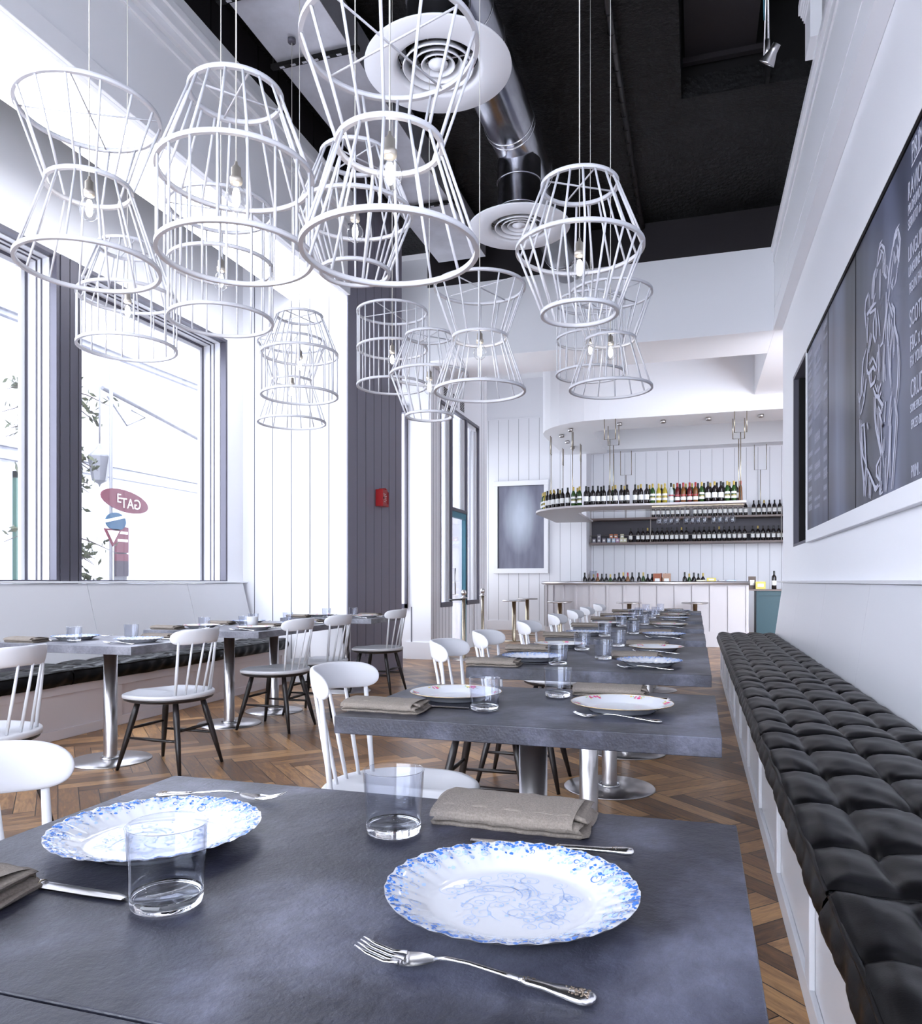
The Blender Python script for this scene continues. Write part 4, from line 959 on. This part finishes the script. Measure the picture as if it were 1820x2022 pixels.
# ------------------------------------------------------------------ framed canvas
t = tag(empty('framed_picture', (-3.76, 16.78, 2.32)), 'tall framed grey blurred picture on the white boarded end wall', 'picture')
m = MB().box(-.625, .625, -.06, .0, -1.04, -.93).box(-.625, .625, -.06, .0, .93, 1.04).box(-.625, -.53, -.06, 0, -.93, .93).box(.53, .625, -.06, 0, -.93, .93); m.done('frame', W, t, .004)
MB().box(-.53, .53, -.022, -.002, -.93, .93).done('canvas', CANVAS, t)
m = MB().m(BLACKP).box(-.535, -.525, -.05, -.02, -.93, .93).box(-.53, .53, -.05, -.02, .925, .932); m.done('shadow_gap', None, t)

# ------------------------------------------------------------------ bar
def lshape(xr, yf, xl, yb, rad, d, n=14):
    p = [(xr, yf+d)]
    cxx, cyy = xl+rad, yf+rad
    for k in range(n+1):
        a = -PI/2 - PI/2*k/n; p.append((cxx+(rad-d)*math.cos(a), cyy+(rad-d)*math.sin(a)))
    p.append((xl+d, yb)); return p
def strip_mb(m, xr, yf, xl, yb, rad, d0, d1, z0, z1, n=14):
    A = lshape(xr, yf, xl, yb, rad, d0, n); B = lshape(xr, yf, xl, yb, rad, d1, n)
    va = [[m.bm.verts.new((x, y, z)) for x, y in A] for z in (z0, z1)]; vb = [[m.bm.verts.new((x, y, z)) for x, y in B] for z in (z0, z1)]
    for i in range(len(A)-1):
        m.f([va[0][i], va[0][i+1], va[1][i+1], va[1][i]]); m.f([vb[0][i], vb[0][i+1], vb[1][i+1], vb[1][i]])
        m.f([va[0][i], va[0][i+1], vb[0][i+1], vb[0][i]]); m.f([va[1][i], va[1][i+1], vb[1][i+1], vb[1][i]])
    for i in (0, -1): m.f([va[0][i], va[1][i], vb[1][i], vb[0][i]])
    return m
PB = mat('warm_white_bar_paint', (.50,.47,.48), .45)
t = tag(empty('bar_counter', (-.9, 13.9, 0)), 'curved white panelled bar with a rounded metal-edged top', 'bar')
def D(m, name, mt=None, bev=0): o = m.done(name, mt, t, bev); o.location = (.9, -13.9, 0); return o
m = strip_mb(MB(), .83, 13.44, -2.76, 16.78, 1.1, 0, .42, 0, 1.05); strip_mb(m, .83, 13.44, -2.76, 16.78, 1.1, -.012, 0, 0, .26); D(m, 'body', PB)
m = MB(); pts = lshape(.83, 13.44, -2.76, 16.78, 1.1, -.008, 24)
ln = 0; step = .285; nxt = .02
for (xa, ya), (xb, yb) in zip(pts, pts[1:]):
    L_ = math.hypot(xb-xa, yb-ya)
    while nxt <= ln+L_:
        f_ = (nxt-ln)/L_; px, py = xa+(xb-xa)*f_, ya+(yb-ya)*f_; ang = math.atan2(yb-ya, xb-xa)
        m.box(-.020, .020, -.024, .014, .26, 1.03, Matrix.Translation((px, py, 0)) @ Matrix.Rotation(ang, 4, 'Z')); nxt += step
    ln += L_
D(m, 'batten', PB)
m = strip_mb(MB(), .85, 13.38, -2.82, 16.78, 1.16, .01, .6, 1.06, 1.10, 28); D(m, 'counter_top', BRASS)
pts = lshape(.85, 13.38, -2.82, 16.78, 1.16, .01, 28); D(MB().tube([(x, y, 1.072) for x, y in pts], .028, 12), 'rounded_edge', STEEL)
# work counter behind, teal cabinet on the right
tag(MB().box(-2.0, .83, 14.0, 14.45, .0, .93).done('work_counter', WOODS), 'low work counter behind the bar front', 'counter')
t = tag(empty('teal_cabinet', (2.0, 14.1, 0)), 'dark teal panelled cabinet with a brown top right of the bar', 'cabinet')
m = MB().box(-1.02, 1.9, -.2, .3, 0, .94); m.box(-1.02, 1.9, -.215, -.2, .86, .94); m.box(-1.02, -.94, -.215, -.2, 0, .86); m.box(-1.02, 1.9, -.215, -.2, 0, .1); m.done('body', TEAL, t)
MB().box(-1.17, 1.9, -.25, .32, .94, .965).done('top', WOODS, t)
# canopy over the bar
m = strip_mb(MB(), 4.0, 13.33, -2.8, 16.79, 1.2, 0, .95, 3.9, Z1-.01, 7)
struct(m.done('trim_9', W))
# hanging shelf
t = tag(empty('hanging_bottle_shelf', (-.9, 13.9, 2.42)), 'long white curved shelf hung on metal rods above the bar', 'shelf')
def D(m, name, mt=None, bev=0): o = m.done(name, mt, t, bev); o.location = (.9, -13.9, -2.42); return o
m = strip_mb(MB(), .78, 13.20, -2.93, 16.6, 1.3, 0, .80, 2.385, 2.42, 24); D(m, 'shelf_board', PB)
def hanger(x, y, ax, mt=BRASS, k=.095):
    m = MB(); a = (k, 0) if ax == 'x' else (0, k)
    r = .008
    m.tube([(x-a[0], y-a[1], 3.9), (x-a[0], y-a[1], 3.55), (x+a[0], y+a[1], 3.55), (x+a[0], y+a[1], 3.9)], r, 6)
    m.tube([(x, y, 3.55), (x, y, 2.42)], r, 6); D(m, 'hanger', mt)
for x in (-1.42, .70):
    for y in (13.32, 13.92): hanger(x, y, 'x')
hanger(-2.68, 14.6, 'y', BRASS, .06); hanger(-2.68, 16.0, 'y', BRASS, .06); hanger(-2.2, 14.2, 'y', BRASS, .06); hanger(-2.25, 15.6, 'y', BRASS, .06)
for k in range(4): MB
# wall shelves
def wall_shelf(z, label):
    t = tag(empty('wall_shelf', (.6, 17.35, z)), label, 'shelf', 'wooden shelves on the wall behind the bar')
    MB().box(-2.88, 3.3, -.20, .245, -.045, 0).done('board', WOODS, t, .003)
    MB().tube([(-2.88, -.19, .15), (3.3, -.19, .15)], .006, 6).done('guard_rail', RAILM, t)
    for x in (-2.85, -1.55, 1.1, 3.2): MB().box(x-.006, x+.006, -.195, -.183, 0, .5 if z < 2.2 else .17).done('upright', RAILM, t)
wall_shelf(1.965, 'lower long brown shelf lined with dark wine bottles behind the bar')
wall_shelf(2.505, 'upper long brown shelf with wine bottles behind the bar')
struct(MB().box(-2.29, 4.0, 17.585, 17.598, 1.965, 2.46).done('trim_10', mat('dark_shelf_backing', (.07,.065,.08), .6)))
for x in (1.3,):
    t = tag(empty('rod_bracket', (1.31, 17.4, 3.9)), 'thin U-shaped metal bracket on a rod at the right end', 'bracket')
    MB().tube([(-.12, 0, .12), (-.12, 0, -.42), (.12, 0, -.42), (.12, 0, .12)], .008, 6).done('loop', BRASS, t); MB().tube([(0, 0, -.42), (0, 0, -1.39)], .008, 6).done('rod', BRASS, t)
t = tag(empty('rod_bracket', (-1.5, 17.4, 3.9)), 'thin U-shaped metal bracket on a rod behind the shelf, left end', 'bracket')
MB().tube([(-.12, 0, .12), (-.12, 0, -.42), (.12, 0, -.42), (.12, 0, .12)], .008, 6).done('loop', BRASS, t); MB().tube([(0, 0, -.42), (0, 0, -1.39)], .008, 6).done('rod', BRASS, t)

# bottles
def bottle(kind):
    body, foil, lab = {'wine': (BWINE, FOILD, 1), 'wine_gold': (BWINE, FOILY, 1), 'green': (BGREEN, FOILY, 2), 'yellow': (BYEL, FOILY, 2), 'red': (BRED, FOILR, 3), 'amber': (BAMB, FOILR, 3), 'clear': (BCLR, FOILD, 3), 'slim': (BAMB, FOILR, 0)}[kind]
    m = MB().m(body)
    sp = lab in (2, 3)
    prof = [(0, 0), (.036, 0), (.038, .005), (.038, .185), (.034, .21), (.018, .232), (.0145, .25), (.0145, .262)] if not sp else [(0, 0), (.034, 0), (.037, .005), (.038, .16), (.036, .19), (.024, .222), (.0145, .245), (.0145, .258)]
    if kind == 'slim': prof = [(0, 0), (.03, 0), (.031, .005), (.027, .10), (.024, .2), (.013, .245), (.013, .26)]
    m.lathe(prof, n=14)
    m.m(foil).lathe([(.0155, .245), (.0155, .30), (.013, .305), (0, .305)], n=12)
    m.m(PAPER)
    if lab == 1: m.lathe([(.0386, .065), (.0388, .068), (.0388, .14), (.0386, .143)], n=14)
    if lab == 2: m.lathe([(.0385, .05), (.0388, .085)], n=14); m.m(FOILY).lathe([(.0386, .09), (.0389, .10)], n=14); m.m(PAPER).lathe([(.0387, .12), (.0388, .15)], n=14)
    if lab == 3: m.lathe([(.0382, .04), (.0386, .09)], n=14); m.m(FOILR).lathe([(.0386, .105), (.0388, .125)], n=14)
    return m
BK = {}
BD = {'wine': 'dark wine bottle', 'wine_gold': 'gold-foiled dark wine bottle', 'green': 'green bottle', 'yellow': 'yellow spirit bottle', 'red': 'red-capped dark red bottle', 'amber': 'red-capped amber bottle', 'clear': 'clear spirit bottle', 'slim': 'slim amber bottle'}
CNT = {}
def nth(n): return '%d%s' % (n, 'th' if 10 < n % 100 < 14 else {1: 'st', 2: 'nd', 3: 'rd'}.get(n % 10, 'th'))
def put_bottle(kind, x, y, z, where, group, h=1.0):
    if '%' in where: CNT[where] = CNT.get(where, 0)+1; where = where % nth(CNT[where])
    if kind not in BK:
        o = bottle(kind).done('bottle'); BK[kind] = o
    else:
        o = BK[kind].copy(); C.objects.link(o)
    sc2 = 1.12 if z > 2.4 and y < 16.7 else 1.04; o.location = (x, y, z); o.scale = (sc2, sc2, h*sc2); o.rotation_euler = (0, 0, rnd.uniform(-.5, .5)); tag(o, (BD[kind]+' '+where).replace(' ,', ','), 'bottle', group)
seqk = 'wine wine_gold wine wine green wine wine_gold wine wine green green wine wine wine wine_gold green yellow'.split()
right = 'wine wine wine_gold wine wine wine wine_gold wine green yellow yellow clear red amber red amber green wine wine_gold wine green green slim'.split()
pts = lshape(.78, 13.20, -2.93, 16.6, 1.3, .09, 24)
# along the straight front (from its right end) and round the curve
xs = []
x = .70
kk = list(reversed(right)); i = 0
while x > -1.66:
    if abs(x+1.05) < .05: x -= .04
    k_ = kk[i] if i < len(kk) else rnd.choice(('wine', 'wine', 'wine_gold', 'green', 'wine'))
    put_bottle(k_, x, 13.36+rnd.uniform(-.01, .01), 2.42, ', %s from right in the front rank of the hanging shelf', 'bottles on the hanging shelf', 1.0)
    if i % 2 == 1 or .0 < i < 12: put_bottle(rnd.choice(('wine', 'wine_gold', 'green', 'wine')) , x+.04, 13.50, 2.42, ', %s from right in the back rank of the hanging shelf', 'bottles on the hanging shelf')
    x -= .093+rnd.uniform(0, .012); i += 1
acc = 0; L2 = []
for k in range(17):
    a = -PI/2 - (k+.7)/19*PI*.62
    L2.append((-1.63+1.17*math.cos(a), 14.5+1.17*math.sin(a)))
for k, (x, y) in enumerate(L2): 
    put_bottle(seqk[(k*5) % len(seqk)], x, y, 2.42, ', %s along the outer rounded end of the hanging shelf', 'bottles on the hanging shelf')
    if k % 2: put_bottle(seqk[(k*3) % len(seqk)], -1.63+(x+1.63)*.88, 14.5+(y-14.5)*.88, 2.42, ', %s in the inner rank on the hanging shelf rounded end', 'bottles on the hanging shelf')
x = -1.39; k = 0
while x < 2.5:
    put_bottle('wine_gold' if k % 7 == 3 else 'wine', x, 17.32, 1.965, ', %s from left on the lower wall shelf behind the bar', 'bottles on the lower wall shelf')
    if x > -1.0: put_bottle('wine_gold' if k % 6 == 1 else 'wine', x+.02, 17.32, 2.505, ', %s from left on the upper wall shelf behind the bar', 'bottles on the upper wall shelf')
    x += .103 if k % 11 else .16; k += 1
x = -1.97
for k in range(24):
    put_bottle(('wine', 'wine', 'wine_gold', 'amber', 'wine', 'wine', 'green')[k % 7], x, 14.2+rnd.uniform(-.04, .04), .93, ', %s from left, half hidden behind the bar front', 'bottles on the work counter', rnd.uniform(.95, 1.06))
    x += .078 if k not in (11, 18) else (.12 if k == 11 else .33)
put_bottle('wine', 1.28, 14.1, .966, 'alone on the teal cabinet', None, 1.0)
o = BK['wine'].copy(); C.objects.link(o); o.location = (1.47, 14.15, .966); tag(o, 'dark wine bottle on the teal cabinet, half behind the wall edge', 'bottle')
# tins and boxes
def boxthing(name, x, y, z, a, b, h, mt, label, cat, group=None, rz=0):
    m = MB().m(mt).box(-a/2, a/2, -b/2, b/2, 0, h); m.m(PAPER).box(-a*.3, a*.3, -b/2-.002, -b/2, h*.3, h*.72)
    tag(m.done(name, None, None, .002, (x, y, z)), label, cat, group)
TIN = [mat('tin_%s' % n_, c_, .4) for n_, c_ in (('grey', (.25,.23,.28)), ('orange', (.5,.16,.07)), ('lilac', (.40,.22,.38)), ('cream', (.55,.52,.36)), ('blue', (.4,.5,.62)))]
TN = ['grey', 'orange', 'lilac', 'cream', 'pale blue']
for k, (x, c_) in enumerate(((-2.19, 0), (-2.08, 0), (-1.97, 0), (-1.86, 4), (-1.76, 4), (-1.67, 2), (-1.585, 3), (-1.51, 3))):
    boxthing('tea_tin', x, 17.28, 1.965, .075, .075, .095, TIN[c_], 'small %s square tin, %s in the bottom rank at the shelf left end' % (TN[c_], ordn[k]), 'tin', 'tins on the lower wall shelf')
for k, (x, c_) in enumerate(((-2.08, 0), (-1.81, 1), (-1.71, 1), (-1.57, 3))):
    boxthing('tea_tin', x, 17.28, 2.06, .075, .075, .09, TIN[c_], 'small %s square tin stacked on others, %s of the upper rank' % (TN[c_], ordn[k]), 'tin', 'tins on the lower wall shelf')
ORB = mat('terracotta_box', (.30,.09,.045), .5); TANB = mat('tan_box', (.40,.24,.17), .5)
boxthing('gift_box', -.66, 14.05, .93, .14, .13, .31, ORB, 'terracotta box with a pale label on the bar', 'box'); boxthing('gift_box', -.50, 14.05, .93, .14, .13, .31, TANB, 'tan box with a pale label beside the terracotta one', 'box')
YB = mat('yellow_print_box', (.6,.5,.1), .5); BRB = mat('brown_print_box', (.09,.06,.045), .5)
boxthing('food_carton', 1.06, 14.05, .966, .16, .05, .13, YB, 'white and yellow carton beside the bar end', 'carton'); boxthing('food_carton', .93, 14.15, .966, .12, .05, .22, BRB, 'brown patterned carton behind the yellow one', 'carton')
bk = [(.08, TIN[3], 'cream book lying flat on the bar, leftmost'), (.25, YB, 'yellow-green carton lying on the bar'), (.42, TIN[0], 'grey book lying flat on the bar top'), (.57, TIN[4], 'pale blue book lying flat on the bar top')]
for x, mt_, l in bk: boxthing('book', x, 13.75, 1.101, .15, .10, .025 if 'book' in l else .06, mt_, l, 'book' if 'book' in l else 'carton')
tag(MB().lathe([(0, 0), (.05, 0), (.075, .17), (.078, .19), (.07, .19), (.046, .01), (0, .01)], n=24).done('ice_bucket', TGLASS, loc=(-1.77, 13.75, 1.10)), 'clear ice bucket standing on the bar left of the bottles', 'bucket')
# stemmed glasses hanging under the shelf
wg = None
for k in range(12):
    x = -.60 + k*.098 + (k//4)*.05
    if wg is None:
        wg = MB().lathe([(0, 0), (.034, -.002), (.034, -.004), (.004, -.010), (.0035, -.075), (.010, -.088), (.030, -.108), (.038, -.135), (.036, -.165), (.030, -.19), (.029, -.19), (.034, -.165), (.036, -.135), (.028, -.110), (.005, -.090)], n=20).done('wine_glass', thin_glass('bar_glassware', (.84,.85,.88), .24)); o = wg
    else: o = wg.copy(); C.objects.link(o)
    o.location = (x, 13.42, 2.372); o.scale = (1.25, 1.25, 1.6); tag(o, 'upturned stemmed wine glass, %s from left in the rack under the hanging shelf' % nth(k+1), 'glass', 'wine glasses hanging under the shelf')
tag(MB().box(-.72, .75, 13.38, 13.395, 2.366, 2.384).box(-.72, .75, 13.445, 13.46, 2.366, 2.384).done('glass_rack', BRASS), 'slim metal rack fixed under the hanging shelf for glasses', 'rack')
# recessed spots in the canopy
sp0 = None
for k, (x, y, l) in enumerate(((-1.29, 13.68, 'small grey spot in the bar canopy, first along the straight front'), (-.545, 13.68, 'small grey spot in the bar canopy, second along the straight front'), (.206, 13.68, 'small grey spot in the bar canopy, third along the straight front'), (1.04, 13.68, 'small grey spot in the bar canopy, nearest the right wall'),
        (-2.2, 13.95, 'small grey spot at the start of the canopy curve'), (-2.45, 14.47, 'small grey spot in the left arm of the canopy, first of three'), (-2.45, 15.13, 'small grey spot in the left arm of the canopy, middle of three'), (-2.45, 15.8, 'small grey spot in the left arm of the canopy, last of three'))):
    if sp0 is None: sp0 = MB().lathe([(0, .02), (.045, .02), (.048, -.03), (.04, -.03), (.034, -.005), (0, -.005)], n=20).done('canopy_spotlight', STEEL); o = sp0
    else: o = sp0.copy(); C.objects.link(o)
    o.location = (x, y, 3.88); tag(o, l, 'spotlight', 'spotlights in the bar canopy')
# bar stools
def stool(x, y, label):
    t = tag(empty('bar_stool', (x, y, 0)), label, 'bar stool', 'round metal stools along the bar')
    MB().lathe([(0, 0), (.21, 0), (.21, .008), (.05, .014), (0, .014)], n=32).done('base_plate', BRASS, t)
    MB().lathe([(.038, .012), (.038, .735), (0, .735)], n=18).done('column', BRASS, t)
    MB().lathe([(0, .73), (.2, .73), (.215, .737), (.215, .748), (.205, .756), (0, .757)], n=40).done('seat', STEEL, t)
for x, y, l in ((-3.2, 13.69, 'round metal stool left of the bar, nearest the end wall picture'), (-3.3, 15.3, 'round metal stool partly hidden behind the leftmost stool'), (-2.25, 13.10, 'round metal stool at the curved bar corner'), (-1.06, 12.93, 'round metal stool at the middle of the bar front'), (-.016, 13.1, 'round metal stool at the right end of the bar front')): stool(x, y, l)
# rope posts
def post(x, y, label):
    t = tag(empty('rope_post', (x, y, 0)), label, 'rope barrier post', 'rope posts by the entrance')
    MB().lathe([(0, 0), (.15, 0), (.15, .006), (.03, .02), (0, .02)], n=32).done('base', STEEL, t); MB().lathe([(.026, .015), (.026, .88), (0, .88)], n=20).done('pole', BRASS, t)
    MB().lathe([(0, .86), (.055, .86), (.055, .872), (.03, .88), (.02, .90), (.035, .915), (.042, .94), (.036, .965), (.02, .98), (0, .983)], n=24).done('ball_finial', STEEL, t)
post(-3.12, 10.25, 'ball-topped metal rope post by the door, nearer one'); post(-3.40, 12.25, 'ball-topped metal rope post by the door, farther one')
m = MB().tube([(-3.15, 10.25, .845), (-3.42, 10.6, .83), (-3.5, 10.7, .845)], .012, 8); tag(m.done('barrier_rope', BLACKW), 'short dark rope between the near post and the wall', 'rope')

# ------------------------------------------------------------------ street seen through the windows
FAC = mat('pale_facade_render', (.42,.42,.46), .8, noise=.06, nscale=2); FACS = mat('pale_facade_stone', (.19,.19,.21), .8); GWIN = mat('green_window_frame', (.018,.055,.040), .5); CUR = mat('window_interior', (.085,.083,.095), .4)
t = tag(empty('street_building', (-13, 12, 0)), 'pale stone building with green-framed windows across the street', 'building')
m = MB().m(FAC).box(-4, 0, -14, 22, 0, 14); m.m(FACS)
for z in (3.5, 3.75, 6.3): m.box(0, .12, -14, 22, z, z+.10)
m.box(0, .2, -14, 22, 6.4, 6.55); m.done('wall', None, t)
for (y, z0_, z1_, a) in ((.62, .3, 3.3, .75), (.62, 6.75, 9.3, .6), (-2.6, .3, 3.3, .8), (-2.6, 6.75, 9.3, .8)):
    w_ = MB().m(GWIN).box(0, .10, y-a, y-a+.14, z0_, z1_).box(0, .10, y+a-.14, y+a, z0_, z1_).box(0, .10, y-a, y+a, z1_-.14, z1_).box(0, .08, y-.05, y+.05, z0_, z1_).box(0, .08, y-a, y+a, z0_+.6*(z1_-z0_), z0_+.6*(z1_-z0_)+.08).done('window', None, t)
    MB().box(.0, .03, y-a+.1, y+a-.1, z0_, z1_-.1).done('pane', CUR, w_)
t = tag(empty('street_house', (-22, 30, 0)), 'pale tall house with rows of small windows far down the street', 'building')
MB().box(-6, 3, -4, 14, 0, 16).done('wall', FAC, t)
for zz in (1.2, 4.4, 7.6, 10.8):
    for y in (-2.6, -.4, 1.8, 4.0, 6.2): MB().m(FACS).box(3.0, 3.1, y-.55, y+.55, zz-.1, zz+1.9).m(CUR).box(3.1, 3.12, y-.35, y-.04, zz+.1, zz+1.7).box(3.1, 3.12, y+.04, y+.35, zz+.1, zz+1.7).done('window', None, t)
SR = mat('faded_red_sign', (.105,.020,.034), .5); SB = mat('blue_sign', (.022,.065,.115), .5); LAMP = mat('pale_grey_iron', (.15,.15,.165), .5); SP = mat('dark_plum_poster', (.030,.020,.032), .5)
t = tag(empty('street_signpost', (-8, 8.95, 0)), 'pole carrying a red oval sign, blue round sign and give-way triangle', 'signpost')
MB().tube([(0, 0, -.05), (0, 0, 4.3)], .025, 8).done('pole', LAMP, t)
def sign(name, poly, mt, x, z): m = MB(); a = [m.bm.verts.new((x, p, q)) for p, q in poly]; b = [m.bm.verts.new((x-.02, p, q)) for p, q in poly]; m.f(a); m.f(b[::-1]); n = len(a); [m.f([a[i], a[(i+1)%n], b[(i+1)%n], b[i]]) for i in range(n)]; return m.done(name, mt, t)
sign('oval_sign', [(.25+.48*math.cos(k*PI/12), 2.27+.16*math.sin(k*PI/12)-.05*math.cos(k*PI/12)) for k in range(24)], SR, .04, 0)
sign('round_sign', [(.06+.20*math.cos(k*PI/12), 1.96+.13*math.sin(k*PI/12)) for k in range(24)], SB, .04, 0)
sign('triangle_border', [(-.17, 1.85), (.17, 1.85), (0, 1.60)], SR, .04, 0); sign('triangle_field', [(-.115, 1.825), (.115, 1.825), (0, 1.655)], PAPER, .045, 0)
sign('arrow_plate', [(-.16, 1.93), (.26, 2.03), (.26, 2.07), (-.16, 1.97)], PAPER, .046, 0)
for s_, y, z, h in (('GAT', .56, 2.17, .16), ('E', .06, 2.24, .14)):
    cu = bpy.data.curves.new('sign_lettering', 'FONT'); cu.body = s_; cu.size = h*1.3; cu.extrude = .001; cu.materials.append(PAPER)
    o = font_mesh('sign_lettering', cu); o.parent = t; o.rotation_euler = (PI/2, 0, -PI/2); o.location = (.048, y, z); o.scale = (1, 1, 1)
    if s_ == 'E': o.scale = (-1, 1, 1); 
t = tag(empty('poster_column', (-8.6, 9.85, 0)), 'narrow panel of red and plum posters standing by the signpost', 'poster panel')
MB().m(SR).box(-.02, .02, -.13, .13, 1.55, 1.95).m(PAPER).box(.02, .022, -.11, .11, 1.72, 1.76).box(.02, .022, -.11, .11, 1.84, 1.88).m(SR).box(-.02, .02, -.13, .13, 1.42, 1.53).m(SP).box(-.02, .02, -.13, .13, 1.18, 1.42).done('posters', None, t)
MB().box(-.16, -.13, -.02, .02, -.05, 2.0).done('post', LAMP, t) if False else MB().box(-.03, -.02, -.14, .14, -.05, 1.96).done('post', LAMP, t)
t = tag(empty('street_lantern', (-8.2, 9.0, 0)), 'iron street lantern with a curled bracket above the road signs', 'street lamp')
m = MB().tube([(0, 0, 3.9), (0, 1.0, 3.75), (0, 2.6, 3.5)], .035, 8); m.tube([(0, .1, 3.8), (0, .5, 3.45), (0, .9, 3.65), (0, .6, 3.7)], .015, 6); m.done('bracket', LAMP, t)
m = MB().lathe([(0, .55), (.03, .5), (.06, .45), (.15, .36), (.16, .34), (.10, 0), (.02, -.05), (0, -.1)], (0, -.05, 2.55), 8, False); m.tube([(0, -.05, 3.9), (0, -.05, 3.05)], .012, 6); m.done('lantern', LAMP, t)
LEAF = mat('pale_olive_leaves', (.050,.056,.030), .7); BARK = mat('bark', (.05,.035,.035), .8)
t = tag(empty('street_tree', (-8.7, 8.75, 0)), 'tree with thin olive-leaved branches outside between the windows', 'tree')
m = MB().tube([(0, 0, -.05), (.05, .05, 2), (-.05, 0, 4.4)], [.07, .055, .02], 8); rt = random.Random(5); lf = MB()
for k in range(80):
    z = rt.uniform(.6, 4.2); a = rt.uniform(0, 2*PI); L_ = rt.uniform(.35, .75); d = Vector((math.cos(a), math.sin(a), -.25)); p = Vector((0, 0, z)); m.tube([p, p+d*L_*.5, p+d*L_+Vector((0, 0, -.08))], [.014, .009, .004], 5)
    for q in range(16):
        c = p+d*L_*rt.uniform(.3, 1.05)+Vector([rt.uniform(-.08, .08) for _ in range(3)]); u = Vector([rt.uniform(-1, 1) for _ in range(3)]).normalized(); v = u.cross(d).normalized()
        lf.poly3([c-u*.07, c+v*.03, c+u*.07, c-v*.03])
m.done('trunk', BARK, t); lf.done('foliage', LEAF, t)
